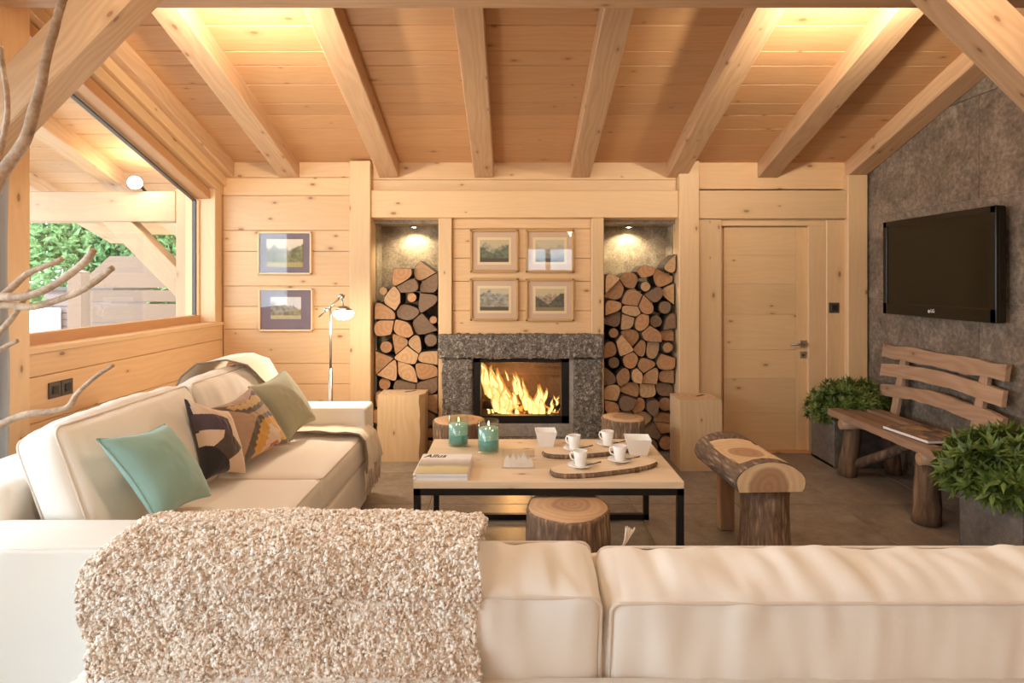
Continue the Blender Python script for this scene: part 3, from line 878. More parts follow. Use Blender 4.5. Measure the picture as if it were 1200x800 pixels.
# the big leaning mass on the left, tongue by tongue along the slanted log
for i in range(16):
    s = i / 15
    bx, by = 571 + 37 * s, 462 + 28 * s
    hh = 30 + 10 * math.sin(i * 2.1) + (12 if i in (0, 3, 7) else 0)
    spec.append(((bx, by), (bx - 6 + 4 * s + rf.uniform(-2, 3), by - hh * (1 - .25 * s)), .040 + .012 * rf.random()))
for i in range(7):
    s = i / 6
    spec.append(((582 + 26 * s, 482 + 9 * s), (580 + 18 * s + rf.uniform(-2, 2), 452 + 22 * s), .050))
spec += [((606, 462), (600, 437), .028), ((613, 470), (605, 436), .028), ((616, 474), (612, 442), .022), ((617, 480), (615, 452), .040), ((622, 484), (619, 458), .036),
         ((630, 484), (629, 450), .036), ((634, 482), (632, 449), .034), ((638, 478), (640, 454), .030), ((628, 486), (624, 466), .050), ((636, 486), (634, 466), .045),
         ((650, 482), (656, 463), .016), ((655, 480), (649, 462), .014), ((643, 486), (648, 466), .020), ((575, 490), (567, 468), .014), ((578, 486), (576, 470), .014), ((586, 449), (572, 430), .014), ((572, 446), (565, 424), .016), ((596, 446), (592, 433), .010)]
for k, (b_, t_, r_) in enumerate(spec):
    yy = fire_y + rf.uniform(-.05, .05)
    flame(fl, b_, t_, r_, k * 1.7, 1, y=yy)
    flame(fl, b_, (b_[0] + (t_[0] - b_[0]) * .86, b_[1] + (t_[1] - b_[1]) * .86), r_ * .72, k * 1.7, 0, y=yy)
fo = fl.build('fire', [M['flame_core'], M['flame_shell']]); tag(fo, 'tall yellow flames burning on the logs in the firebox', 'fire', kind='stuff')
light('fire_light', 'POINT', (.02, 5.27, .50), 22, (1, .50, .16), shadow_soft_size=.09)

# ================================================================== FIREWOOD


ORD = 'first second third fourth fifth sixth seventh eighth ninth tenth eleventh twelfth thirteenth fourteenth fifteenth sixteenth seventeenth'.split()


def log_pile(x0, x1, ztop, rowh, per, side, seed):
    rg = random.Random(seed)
    seeds, z, row = [], .06, 0
    rowsz = []
    while z < 1.75:
        rowsz.append(z); z += rowh * rg.uniform(.9, 1.1)
    for ri, zz_ in enumerate(rowsz):
        n = per + (ri % 2 if rg.random() < .7 else 0)
        for k in range(n):
            x = x0 + (x1 - x0) * (k + .5 + rg.uniform(-.32, .32)) / n
            seeds.append((x, zz_ + rg.uniform(-.036, .036), ri, k))
    nrow = len(rowsz); logs = []
    for i, (sx, sz, ri, k) in enumerate(seeds):
        if sz > ztop(sx) - .03: continue
        poly = [(x0 + .004, .004), (x1 - .004, .004), (x1 - .004, 1.86), (x0 + .004, 1.86)]
        for j, (tx, tz, _, _) in enumerate(seeds):
            if j == i: continue
            nx, nz = tx - sx, tz - sz; L = math.hypot(nx, nz)
            if L > .5: continue
            mx, mz = (sx + tx) / 2, (sz + tz) / 2
            poly = clip(poly, nx / L, nz / L, (nx * mx + nz * mz) / L - .0025)
            if len(poly) < 3: break
        if len(poly) >= 3: logs.append((sx, sz, ri, k, poly))
    # number the rows from the top, the logs from the left
    tops = sorted({l[2] for l in logs}, reverse=True)
    num = {}
    for t_ in tops:
        for q, l in enumerate(sorted((l for l in logs if l[2] == t_), key=lambda l: l[0])): num[(l[2], l[3])] = (tops.index(t_) + 1, q + 1)
    for sx, sz, ri, k, poly in logs:
        cx = sum(p[0] for p in poly) / len(poly); cz = sum(p[1] for p in poly) / len(poly)
        rmin = min(abs((q[0] - p[0]) * (cz - p[1]) - (q[1] - p[1]) * (cx - p[0])) / max(1e-6, math.hypot(q[0] - p[0], q[1] - p[1])) for p, q in zip(poly, poly[1:] + poly[:1]))
        rnd = rg.random()
        if rnd < .16:
            r = rmin * .98; kind = 'round'
            poly = [(cx + r * math.cos(a * PI / 8) * rg.uniform(.95, 1.03), cz + r * math.sin(a * PI / 8) * rg.uniform(.95, 1.03)) for a in range(16)]
        else:
            kind = 'split'
            m_ = len(poly); apex = max(range(m_), key=lambda q: math.hypot(poly[q][0] - cx, poly[q][1] - cz) * rg.uniform(.8, 1.2)); out = []
            # split wood: one or two sharp edges where the axe went through, a rounded bark side
            sharp = {apex} | ({(apex + 1) % m_} if rnd < .45 else set())
            for q in range(m_):
                p, a, b = poly[q], poly[q - 1], poly[(q + 1) % m_]
                if q in sharp: out.append(p); continue
                L_ = lambda c_, t_: (p[0] + (c_[0] - p[0]) * t_, p[1] + (c_[1] - p[1]) * t_)
                e1, e2 = L_(a, .46), L_(b, .46)
                for t_ in (0, .25, .5, .75, 1):
                    out.append(((1 - t_) ** 2 * e1[0] + 2 * t_ * (1 - t_) * p[0] + t_ * t_ * e2[0], (1 - t_) ** 2 * e1[1] + 2 * t_ * (1 - t_) * p[1] + t_ * t_ * e2[1]))
            gx = rg.uniform(.98, 1.05)
            poly = [(cx + (p[0] - cx) * gx, cz + (p[1] - cz) * gx) for p in out]
            poly = [(min(x1 - .002, max(x0 + .002, p[0])), max(.002, p[1])) for p in poly]
        y0 = 5.17 + rg.uniform(-.03, .075)
        n = len(poly)
        # a small chamfer round the sawn end
        mb = MB(); ins = [(cx + (p[0] - cx) * .95, cz + (p[1] - cz) * .95) for p in poly]
        area = sum(poly[q][0] * poly[(q + 1) % n][1] - poly[(q + 1) % n][0] * poly[q][1] for q in range(n))
        if area < 0: poly, ins = poly[::-1], ins[::-1]
        vs = [(p[0], y0, p[1]) for p in ins] + [(p[0], y0 + .006, p[1]) for p in poly] + [(p[0], y0 + .26, p[1]) for p in poly]
        fs = [tuple(range(n))] + [(q, n + q, n + (q + 1) % n, (q + 1) % n) for q in range(n)] + [(n + q, 2 * n + q, 2 * n + (q + 1) % n, n + (q + 1) % n) for q in range(n)] + [tuple(range(3 * n - 1, 2 * n - 1, -1))]
        mb.add(vs, fs, [0] + [1] * (2 * n + 1), False)
        ox, oz = cx + rg.uniform(-.04, .04), cz + rg.uniform(-.04, .04)
        tone, mt = rg.choices((('orange', 'log_end'), ('grey-brown', 'log_grey_end'), ('tan', 'log_tan_end')), (5, 3, 2.4))[0]
        o = mb.build('firewood_log', [M[mt], M['bark_dark']], None, origin=(ox, y0, oz))
        rw, cl = num[(ri, k)]
        tag(o, '%s %s log in the %s niche, %s row from the top, %s from the left' % (tone, 'round' if kind == 'round' else 'split', side, ORD[rw - 1], ORD[cl - 1]), 'log', 'firewood logs in the %s niche' % side)


log_pile(-1.166, -.623, lambda x: 1.50 + .12 * (x + 1.166) / .543 + .04 * math.sin(x * 31), .122, 3, 'left', 21)
log_pile(.776, 1.379, lambda x: 1.46 + .22 * (x - .776) / .603 + .03 * math.sin(x * 27), .112, 4, 'right', 33)
# recessed spots over the piles
for x, y_, side in ((-.865, 5.42, 'left'), (1.03, 5.42, 'right')):
    s = empty('niche_spotlight', (x, y_, 1.93), 'small round lit spotlight in the top of the %s firewood niche' % side, 'spotlight', 'spotlights in the firewood niches')
    MB().lathe([(.030, 1.93), (.038, 1.928), (.038, 1.915), (.030, 1.912), (.030, 1.93)], 20, Mx=Matrix.Translation((x, y_, 0))).build('ring', M['chrome'], s)
    MB().lathe([(0, 1.911), (.020, 1.914), (.030, 1.920), (0, 1.926)], 20, Mx=Matrix.Translation((x, y_, 0))).build('bulb', M['spot_glow'], s)
    light('niche_light', 'SPOT', (x, y_, 1.905), 22, (1, .82, .52), rot=(0, 0, 0), spot_size=2.5, spot_blend=.5, shadow_soft_size=.025)

# ================================================================== PICTURES


def picture(cx, cz, w, h, bar, fmat, mats, prm, label, group, pic_w, pic_h, dz=0, yw=5.168):
    y = yw
    e = empty('framed_picture', (cx, y, cz - h / 2), label, 'picture', group)
    fr = MB(); D = .028
    for lo, hi in (((-w / 2, -h / 2), (-w / 2 + bar, h / 2)), ((w / 2 - bar, -h / 2), (w / 2, h / 2)), ((-w / 2, h / 2 - bar), (w / 2, h / 2)), ((-w / 2, -h / 2), (w / 2, -h / 2 + bar))):
        fr.box((cx + lo[0], y - D, cz + lo[1]), (cx + hi[0], y, cz + hi[1]), .003)
    fr.build('frame', fmat, e)
    box('mat_board', (cx - w / 2 + bar, y - .012, cz - h / 2 + bar), (cx + w / 2 - bar, y - .004, cz + h / 2 - bar), mats[0], e)
    if len(mats) > 1:
        box('mat_line', (cx - pic_w / 2 - .022, y - .0135, cz + dz - pic_h / 2 - .022), (cx + pic_w / 2 + .022, y - .0122, cz + dz + pic_h / 2 + .022), mats[1], e)
    box('print', (cx - pic_w / 2, y - .0155, cz + dz - pic_h / 2), (cx + pic_w / 2, y - .0137, cz + dz + pic_h / 2), mk_painting('landscape', *prm), e)
    box('glass', (cx - w / 2 + bar, y - .020, cz - h / 2 + bar), (cx + w / 2 - bar, y - .018, cz + h / 2 - bar), M['picture_glass'], e)


def pc(x0, x1, y0, y1, Y=5.15): return ((x0 + x1) / 2 - 600) * Y / 720, H + (328 - (y0 + y1) / 2) * Y / 720, (x1 - x0) * Y / 720, (y1 - y0) * Y / 720


a = pc(302, 365, 271.5, 321.5)
picture(*a, .014, M['frame_pale'], [M['mat_purple']], (3.1, (.72, .62, .46), (.40, .34, .26), (.22, .21, .09), (.48, .38, .14), .02, .9), 'pale framed mountain valley picture on purple-grey mat, upper of two on left planks', 'pictures on the left planks', .305, .235, .0, 5.17)
a = pc(303, 366.5, 338, 388)
picture(*a, .014, M['frame_pale'], [M['mat_purple']], (8.4, (.66, .62, .58), (.33, .30, .25), (.30, .26, .14), (.55, .45, .26), -.05, .3), 'pale framed snowy mountain picture on purple-grey mat, lower of two on left planks', 'pictures on the left planks', .255, .185, .015, 5.17)
four = [((551, 607.5, 269, 319), 5.2, (.56, .46, .27), (.40, .36, .26), (.15, .18, .12), (.10, .07, .04), .1, .7, 'upper left of four golden framed prints over the fireplace, green peaks'),
        ((616, 672.5, 269, 319), 1.7, (.60, .52, .35), (.46, .42, .33), (.30, .30, .28), (.12, .10, .08), .0, .2, 'upper right of four golden framed prints over the fireplace, with reflections'),
        ((551, 607.5, 326, 375.5), 7.9, (.55, .48, .32), (.36, .35, .30), (.40, .37, .28), (.10, .08, .05), .08, .5, 'lower left of four golden framed prints over the fireplace, misty rocks'),
        ((616, 672.5, 326.5, 376), 12.3, (.58, .47, .28), (.42, .32, .22), (.13, .12, .09), (.30, .22, .12), .0, .9, 'lower right of four golden framed prints over the fireplace, dark slope and lake')]
for r, sd, c1, c2, c3, c4, hz_, am, lab in four:
    a = pc(*r)
    picture(*a, .018, M['frame_gold'], [M['mat_rose'], M['mat_cream']], (sd, c1, c2, c3, c4, hz_, am), lab, 'golden framed prints over the fireplace', .240, .185, 0, 5.158)

# ================================================================== SWITCHES
sw = empty('light_switch', (-2.43, 3.3, .8), 'double anthracite switch plate on the planks under the window', 'switch')
for y0, y1 in ((3.215, 3.30), (3.305, 3.39)):
    zc_ = .868
    box('plate', (-2.430, y0, zc_ - .0425), (-2.421, y1, zc_ + .0425), M['switch_grey'], sw, .002)
    box('rocker', (-2.422, y0 + .022, zc_ - .022), (-2.415, y1 - .022, zc_ + .022), M['black_plastic'], sw, .002)
s2 = empty('wall_switch', (2.72, 5.15, 1.2), 'single black square switch on the wood beside the door', 'switch')
cx, cz = (977 - 600) * 5.15 / 720, H - (360.5 - 328) * 5.15 / 720
box('plate', (cx - .043, 5.140, cz - .043), (cx + .043, 5.149, cz + .043), M['switch_grey'], s2, .002)
box('rocker', (cx - .026, 5.135, cz - .026), (cx + .026, 5.142, cz + .026), M['black_plastic'], s2, .002)

# ================================================================== TELEVISION
tv = empty('television', (2.9, 4.18, 1.19), 'black wide flat television on the grey stone wall', 'television')
ty0, ty1, tz0, tz1, tx = 3.63, 4.735, 1.193, 1.893, 2.87
MB().box((tx + .002, ty0, tz0), (tx + .055, ty1, tz1), .012, 2).build('casing', M['tv_gloss'], tv)
MB().box((tx + .05, ty0 + .15, tz0 + .12), (tx + .085, ty1 - .15, tz1 - .12), .01).build('back_cover', M['black_plastic'], tv)
bz = MB()
for lo, hi in (((ty0, tz0), (ty0 + .045, tz1)), ((ty1 - .045, tz0), (ty1, tz1)), ((ty0, tz1 - .045), (ty1, tz1)), ((ty0, tz0), (ty1, tz0 + .085))):
    bz.box((tx - .012, lo[0], lo[1]), (tx + .006, hi[0], hi[1]), .004)
bz.build('bezel', M['tv_gloss'], tv)
box('screen', (tx - .004, ty0 + .04, tz0 + .08), (tx + .004, ty1 - .04, tz1 - .04), M['screen'], tv)
box('wall_bracket', (tx + .08, 4.0, 1.4), (2.9695, 4.36, 1.7), M['black_metal'], tv)
# maker's mark: a small disc and two letters, read from the room (local x runs towards the camera)
Rm = Matrix(((0, 0, -1, tx - .0125), (-1, 0, 0, 4.195), (0, 1, 0, tz0 + .030), (0, 0, 0, 1)))
text_obj('lettering', 'LG', .032, Rm, M['silver_mark'], tv, bold=.0006)
MB().lathe([(0, 0), (.011, 0), (.011, .001), (0, .001)], 16, Mx=Matrix(((0, 0, -1, tx - .012), (-1, 0, 0, 4.212), (0, 1, 0, tz0 + .042), (0, 0, 0, 1)))).build('emblem', M['silver_mark'], tv)

# ================================================================== STUMPS AND BLOCKS


def stump(x, y, r, h, label, seed, top=None, squash=.93, group='round stumps used as side tables'):
    wob = lambda a, z: 1 + .035 * math.sin(2 * a + seed) + .02 * math.sin(5 * a + seed * 2) + .012 * mnoise.noise(Vector((math.cos(a) * 9, math.sin(a) * 9, z * 3 + seed)))
    e = empty('tree_stump_table', (x, y, 0), label, 'stump', group)
    prof = [(0, .001), (r * .99, .001)] + [(r * (1 + .015 * math.sin(i * 1.1 + seed)), h * i / 9) for i in range(1, 9)] + [(r, h - .012), (r * .985, h - .002), (r * .93, h)]
    Mx = Matrix.Translation((x, y, 0)) @ Matrix.Rotation(seed, 4, 'Z') @ Matrix.Diagonal((1, squash, 1, 1))
    MB().lathe(prof, 56, wob=wob, Mx=Mx).build('bark', M['bark'], e)
    MB().lathe([(r * .955, h - .004), (r * .93, h + .002), (r * .5, h + .003), (0, h + .003)], 56, wob=wob, Mx=Mx).build('sawn_top', M['stump_top'], e, origin=(x + .02, y + .01, h))


stump(.258, 2.86, .206, .40, 'big bark-covered stump in front of the coffee table', 1.3, squash=.97)
stump(-.40, 4.62, .200, .40, 'bark-covered stump behind the two teal candles, left of the firebox', 4.1)
stump(.845, 4.66, .172, .41, 'bark-covered stump in front of the right firewood niche', 2.2)


def oak_block(x0, x1, y0, y1, h, rot, label, notch, seed):
    cx, cy = (x0 + x1) / 2, (y0 + y1) / 2
    e = empty('oak_block', (cx, cy, 0), label, 'block', 'square sawn oak blocks beside the niches')
    rg = random.Random(seed); n = 10; w, d = (x1 - x0) / 2, (y1 - y0) / 2
    mb = MB(); vs, fs = [], []
    for k in range(n + 1):
        z = .001 + (h - .001) * k / n
        nb_ = notch * (.4 + .6 * mnoise.noise(Vector((z * 7, seed, 0)))) if notch else 0
        ring = [(-w, -d), (w - abs(nb_) - .02 * (notch > 0), -d), (w, -d + .5 * d * (notch > 0) + .02), (w, d), (-w, d)]
        vs += [(p[0] + rg.uniform(-.002, .002), p[1], z) for p in ring]
    for k in range(n):
        for q in range(5): fs.append((k * 5 + q, k * 5 + (q + 1) % 5, (k + 1) * 5 + (q + 1) % 5, (k + 1) * 5 + q))
    fs.append((4, 3, 2, 1, 0))
    # body stands upright: local x along the height for the grain
    A = Matrix.Translation((cx, cy, 0)) @ Matrix.Rotation(rot, 4, 'Z')
    up = Matrix(((0, 0, -1, 0), (0, 1, 0, 0), (1, 0, 0, 0), (0, 0, 0, 1)))     # local x -> world z
    inv = up.inverted()
    mb.add([inv @ Vector(p) for p in vs], fs)
    mb.build('body', M['oak_block'], e, Mx=A @ up, recenter=False)
    top = vs[-5:]
    MB().prism([(p[0] * .995, p[1] * .995) for p in top], .004, Mx=A @ Matrix(((1, 0, 0, 0), (0, 0, 1, 0), (0, 1, 0, h - .002), (0, 0, 0, 1)))).build('top_face', M['block_top'], e, origin=(cx + .03, cy + .03, h))
    # a drying crack in the top
    MB().box((.02, -.01, h + .0015), (.02 + .10, .012, h + .0035), Mx=A @ Matrix.Rotation(.7, 4, 'Z')).build('crack', M['bark_dark'], e)


oak_block(-1.075, -.705, 4.90, 5.15, .53, 0, 'square pale oak block standing in front of the left firewood niche', .035, 3)
oak_block(1.275, 1.592, 4.66, 4.96, .535, 0, 'square pale oak block standing between the right firewood niche and door', 0, 5)

# ================================================================== LOG STOOL
st = empty('log_stool', (1.30, 3.35, 0), 'half-log stool with a scooped seat on a bark trunk leg, right of the coffee table', 'stool')
rot = Matrix.Translation((1.29, 3.06, .372)) @ Matrix.Rotation(.04, 4, 'Z')
NL, NA, Ls, Rx, Rz = 36, 40, .62, .176, .172
mb = MB(); vs, kinds, fs, ms = [], {}, [], []
for i in range(NL + 1):
    yv = Ls * i / NL
    for k in range(NA):
        a = -.42 + (PI + .84) * k / (NA - 1)
        wob = 1 + .03 * mnoise.noise(Vector((math.cos(a) * 2, math.sin(a) * 2, yv * 5))) + .02 * mnoise.noise(Vector((math.cos(a) * 8, math.sin(a) * 8, yv * 12)))
        x, z = Rx * math.cos(a) * wob, .065 + (Rz - .065) * math.sin(a) * wob
        z = max(z, 0.0)
        cutm = min(1, max(0, (yv - .075) / .03)) * min(1, max(0, (Ls - .09 - yv) / .03))
        zcut = .132 + .012 * abs(yv - Ls / 2) / Ls
        c = 0
        if cutm > 0 and z > zcut:
            z = z + (zcut - z) * cutm; c = 1
        kinds[len(vs)] = c; vs.append((x, yv, z))
for i in range(NL):
    for k in range(NA - 1):
        f = (i * NA + k, i * NA + k + 1, (i + 1) * NA + k + 1, (i + 1) * NA + k); fs.append(f[::-1]); ms.append(1 if sum(kinds[q] for q in f) >= 3 else 0)
    fs.append((i * NA, (i + 1) * NA, (i + 1) * NA + NA - 1, i * NA + NA - 1)); ms.append(1)
mb.add(vs, fs, ms, True, rot)
mb.build('half_log', [M['bark_lying'], M['stool_end']], st)
for i, nm in ((0, 1), (NL, -1)):
    ring = [Vector(vs[i * NA + k]) for k in range(NA)]
    pts = [Vector((p.x * .985, p.y - .003 * nm, .1 + (p.z - .1) * .985)) for p in ring]
    m2 = MB().add(pts, [tuple(range(NA)) if nm > 0 else tuple(range(NA - 1, -1, -1))], 0, False, rot)
    m2.build('sawn_end', M['stool_end'], st, origin=rot @ Vector((-.015, 0 if nm > 0 else Ls, .05)))
MB().lathe([(0, .001), (.145, .001), (.132, .05), (.122, .15), (.118, .27), (.122, .385), (0, .385)], 40, wob=lambda a, z: 1 + .04 * math.sin(3 * a + 1) + .02 * mnoise.noise(Vector((math.cos(a) * 9, math.sin(a) * 9, z * 5))), Mx=Matrix.Translation((1.315, 3.20, 0))).build('leg', M['bark'], st)
beam('leg', (1.245, 3.58, 0), (1.245, 3.58, .39), .085, .06, M['bench_wood'], st, (0, -1, 0), .006)

# ================================================================== COFFEE TABLE
ct = empty('coffee_table', (.18, 3.35, 0), 'low wooden coffee table on a thin black steel frame', 'table')
TX0, TX1, TY0, TY1, TZ = -.474, .828, 2.955, 3.745, .481
n = 4
for k in range(n):
    a, b = TY0 + (TY1 - TY0) * k / n, TY0 + (TY1 - TY0) * (k + 1) / n
    beam('plank', (TX0, (a + b) / 2, TZ - .0175), (TX1, (a + b) / 2, TZ - .0175), b - a - .001, .035, M['table_wood'], ct, (0, 0, 1), .002)
t = .032
fr = MB()
fr.box((TX0, TY0, TZ - .067), (TX1, TY0 + t, TZ - .0355)).box((TX0, TY1 - t, TZ - .067), (TX1, TY1, TZ - .0355)).box((TX0, TY0, TZ - .067), (TX0 + t, TY1, TZ - .0355)).box((TX1 - t, TY0, TZ - .067), (TX1, TY1, TZ - .0355))
fr.build('frame', M['black_metal'], ct)
for x in (TX0, TX1 - t):
    for y in (TY0, TY1 - t): box('leg', (x, y, .001), (x + t, y + t, TZ - .067), M['black_metal'], ct, .001)
box('bottom_rail', (TX0, TY1 - t, .001), (TX1, TY1, .033), M['black_metal'], ct, .001)


def candle(x, y, r, h, fill, label):
    z = TZ + .001
    e = empty('jar_candle', (x, y, z), label, 'candle', 'teal candles on the coffee table')
    T = Matrix.Translation((x, y, z))
    MB().lathe([(0, 0), (r * .95, 0), (r, .008), (r, h), (r - .003, h), (r - .003, .014), (0, .012)], 36, Mx=T).build('glass_jar', M['candle_glass'], e)
    f1 = h * fill * .52
    MB().lathe([(0, .014), (r - .006, .014), (r - .0045, f1), (0, f1)], 36, Mx=T, wob=lambda a, zz: 1).build('dark_wax', M['wax_dark'], e)
    MB().lathe([(r - .0045, f1), (r - .0045, h * fill - .004), (r - .012, h * fill), (0, h * fill)], 36, Mx=T).build('pale_wax', M['wax_light'], e)
    MB().tube([(x, y, z + h * fill), (x + .001, y, z + h * fill + .012)], .0013, 6).build('wick', M['ink'], e)
    MB().lathe([(0, .010), (.004, .014), (.0052, .020), (.003, .032), (0, .040)], 12, Mx=T @ Matrix.Translation((.001, 0, h * fill))).build('flame', M['candle_flame'], e)


candle(-.315, 3.61, .060, .170, .74, 'teal candle in a glass jar, farther left of the pair on the table')
candle(-.133, 3.47, .061, .178, .76, 'teal candle in a glass jar, nearer right of the pair on the table')

# magazines at the corner of the table


def magazine(x0, x1, y0, y1, z0, z1, label, cover, rz=0.0):
    e = empty('magazine', ((x0 + x1) / 2, (y0 + y1) / 2, z0), label, 'magazine', 'magazines stacked on the coffee table')
    box('pages', (x0 + .003, y0 + .001, z0 + .001), (x1 - .002, y1 - .002, z1 - .001), M['paper'], e, .001)
    box('cover', (x0, y0, z1 - .001), (x1, y1, z1), cover, e)
    box('back_cover', (x0, y0, z0), (x1, y1, z0 + .001), M['paper'], e)
    MB().tube([(x0 + .001, y0, (z0 + z1) / 2), (x0 + .001, y1, (z0 + z1) / 2)], (z1 - z0) / 2, 8).build('spine', M['paper'], e)
    return e


def mk_cover():
    b = NT('landscape_cover')
    g = b.n('TexCoord').outputs['Generated']; s = b.n('SeparateXYZ', Vector=g)
    n = b.noise(g, 4.0, 4)
    v = b.math('ADD', s.outputs[1], b.math('MULTIPLY', b.math('SUBTRACT', n, .5), .16))
    col = b.ramp(v, [(.0, (.55, .44, .24)), (.30, (.66, .56, .30)), (.42, (.35, .30, .22)), (.55, (.52, .45, .42)), (.68, (.70, .62, .58)), (.74, (.85, .80, .76)), (.9, (.88, .82, .76))])
    return b.bsdf(col, .3)


magazine(-.470, -.212, 2.966, 3.296, TZ + .001, TZ + .019, 'white-edged magazine under the one lettered Allus', M['paper'])
mg = magazine(-.472, -.214, 2.964, 3.294, TZ + .020, TZ + .037, 'top magazine lettered Allus with a pale landscape cover', mk_cover())
text_obj('lettering', 'Allus', .062, Matrix.Translation((-.462, 3.215, TZ + .0372)) @ Matrix.Diagonal((.92, 1.25, 1, 1)), M['ink'], mg, shear=.25, bold=.001)

# clear block with frosted peaks
ab = empty('acrylic_block', (.033, 3.17, TZ), 'clear acrylic block with white frosted mountain peaks inside', 'ornament')
ax0, ax1, ay = -.053, .118, 3.155
box('block', (ax0, ay, TZ + .001), (ax1, ay + .035, TZ + .092), M['acrylic'], ab, .002)
pk = [(-.078, .004), (.078, .004), (.074, .028), (.058, .05), (.047, .038), (.028, .078), (.012, .050), (.0, .064), (-.012, .040), (-.026, .074), (-.042, .046), (-.055, .066), (-.07, .04)]
MB().prism(pk, .012, Mx=Matrix.Translation(((ax0 + ax1) / 2, ay + .011, TZ + .002))).build('peaks', M['frost'], ab)
for k, x in enumerate((-.05, -.02, .008, .04)):
    MB().prism([(-.012, .004), (.016, .004), (.004, .05 + .008 * (k % 2))], .006, Mx=Matrix.Translation(((ax0 + ax1) / 2 + x, ay + .005, TZ + .002))).build('peak', M['frost'], ab)


def square_bowl(x, y, w, h, rz, label):
    z = TZ + .001
    e = empty('square_bowl', (x, y, z), label, 'bowl', 'square white bowls on the table')
    S = math.sqrt(2) / 2
    mb = MB().lathe([(0, 0), (w * .66 * S, 0), (w * .70 * S, .006), (w * S, h), (w * S - .004, h + .001), (w * .64 * S, .012), (0, .010)], 4, smooth=False, Mx=Matrix.Translation((x, y, z)) @ Matrix.Rotation(PI / 4 + rz, 4, 'Z'))
    mb.build('body', M['ceramic'], e)


square_bowl(.197, 3.60, .122, .090, .03, 'square white bowl at the back of the table, behind the acrylic block')
square_bowl(.700, 3.43, .140, .092, -.08, 'square white bowl at the right edge of the table')


def bark_slab(x, y, L, W, ang, label, seed):
    e = empty('bark_tray', (x, y, TZ), label, 'tray', 'bark-edged wooden trays')
    A = Matrix.Translation((x, y, TZ + .001)) @ Matrix.Rotation(ang, 4, 'Z')
    n = 48; out = []
    for k in range(n):
        a = 2 * PI * k / n
        r = 1 + .03 * math.sin(3 * a + seed) + .02 * mnoise.noise(Vector((math.cos(a) * 6, math.sin(a) * 6, seed)))
        out.append((L / 2 * math.copysign(abs(math.cos(a)) ** .9, math.cos(a)) * r, W / 2 * math.copysign(abs(math.sin(a)) ** .9, math.sin(a)) * r))
    h = .024
    vs = [(p[0] * .975, p[1] * .95, 0) for p in out] + [(p[0], p[1], h * .5) for p in out] + [(p[0] * .97, p[1] * .93, h) for p in out]
    fs = [tuple(range(n - 1, -1, -1))]
    for j in range(2):
        for k in range(n): fs.append((j * n + k, j * n + (k + 1) % n, (j + 1) * n + (k + 1) % n, (j + 1) * n + k))
    MB().add(vs, fs, 0, True, A).build('bark_rim', M['bark'], e)
    MB().add([(p[0] * .972, p[1] * .935, h + .0005) for p in out], [tuple(range(n))], 0, False, A).build('wood_face', M['table_wood'], e, Mx=None)


bark_slab(.44, 3.45, .58, .20, .30, 'bark-edged oval wooden tray farther back on the table, under two cups', 1)
bark_slab(.465, 3.135, .60, .21, .32, 'bark-edged oval wooden tray nearer the table front, under two cups', 2)
ZS = TZ + .0262


def cup_set(x, y, ang, where):
    s = empty('saucer', (x, y, ZS), 'white saucer on %s' % where, 'saucer', 'white saucers on the trays')
    MB().lathe([(0, 0), (.030, 0), (.035, .004), (.062, .013), (.063, .015), (.036, .008), (0, .006)], 36, Mx=Matrix.Translation((x, y, ZS))).build('dish', M['ceramic'], s)
    c = empty('espresso_cup', (x, y, ZS + .007), 'white espresso cup on %s' % where, 'cup', 'white espresso cups')
    z = ZS + .0065
    MB().lathe([(0, 0), (.024, 0), (.026, .004), (.037, .076), (.035, .077), (.024, .010), (0, .008)], 32, Mx=Matrix.Translation((x, y, z))).build('cup_body', M['ceramic'], c)
    hx_, hy_ = math.cos(ang), math.sin(ang)
    MB().tube([(x + hx_ * r, y + hy_ * r, z + q) for r, q in ((.033, .060), (.052, .062), (.058, .046), (.050, .028), (.029, .022))], .0042, 8).build('handle', M['ceramic'], c)
    sp = empty('teaspoon', (x + .05, y, ZS + .016), 'small dark steel spoon on %s' % where, 'spoon', 'spoons on the saucers')
    MB().tube([(x + .040, y - .012, ZS + .016), (x + .065, y - .006, ZS + .0185), (x + .105, y + .006, ZS + .024)], [.0025, .0022, .0035], 8).build('handle', M['black_metal'], sp)
    MB().lathe([(0, -.003), (.008, 0), (0, .003)], 12, Mx=Matrix.Translation((x + .036, y - .013, ZS + .0165)) @ Matrix.Diagonal((1.4, 1, 1, 1))).build('bowl', M['black_metal'], sp)


cup_set(.345, 3.41, 2.4, 'the back tray, left one of its two')
cup_set(.545, 3.505, 2.4, 'the back tray, right one of its two')
cup_set(.345, 3.10, 2.6, 'the front tray, left one of its two')
cup_set(.560, 3.195, 2.6, 'the front tray, right one of its two')

# ================================================================== FLOOR LAMP
lx, ly = -1.305, 4.42
fl_ = empty('floor_lamp', (lx, ly, 0), 'slim nickel reading lamp, lit, standing behind the sofa arm', 'lamp')
MB().lathe([(0, .001), (.13, .001), (.13, .014), (.02, .022), (0, .022)], 32, Mx=Matrix.Translation((lx, ly, 0))).build('base', M['chrome'], fl_)
MB().tube([(lx, ly, .02), (lx, ly, .815)], .016, 14).build('lower_pole', M['chrome'], fl_)
MB().tube([(lx, ly, .81), (lx, ly, 1.262)], .0085, 12).build('upper_pole', M['chrome'], fl_)
MB().tube([(lx - .085, ly, 1.185), (lx, ly, 1.262), (lx + .075, ly, 1.330)], .0065, 10).build('arm', M['chrome'], fl_)
MB().lathe([(0, -.02), (.018, -.02), (.018, .02), (0, .02)], 14, Mx=Matrix.Translation((lx + .078, ly, 1.333)) @ Matrix.Rotation(PI / 2, 4, 'X')).build('joint', M['chrome'], fl_)
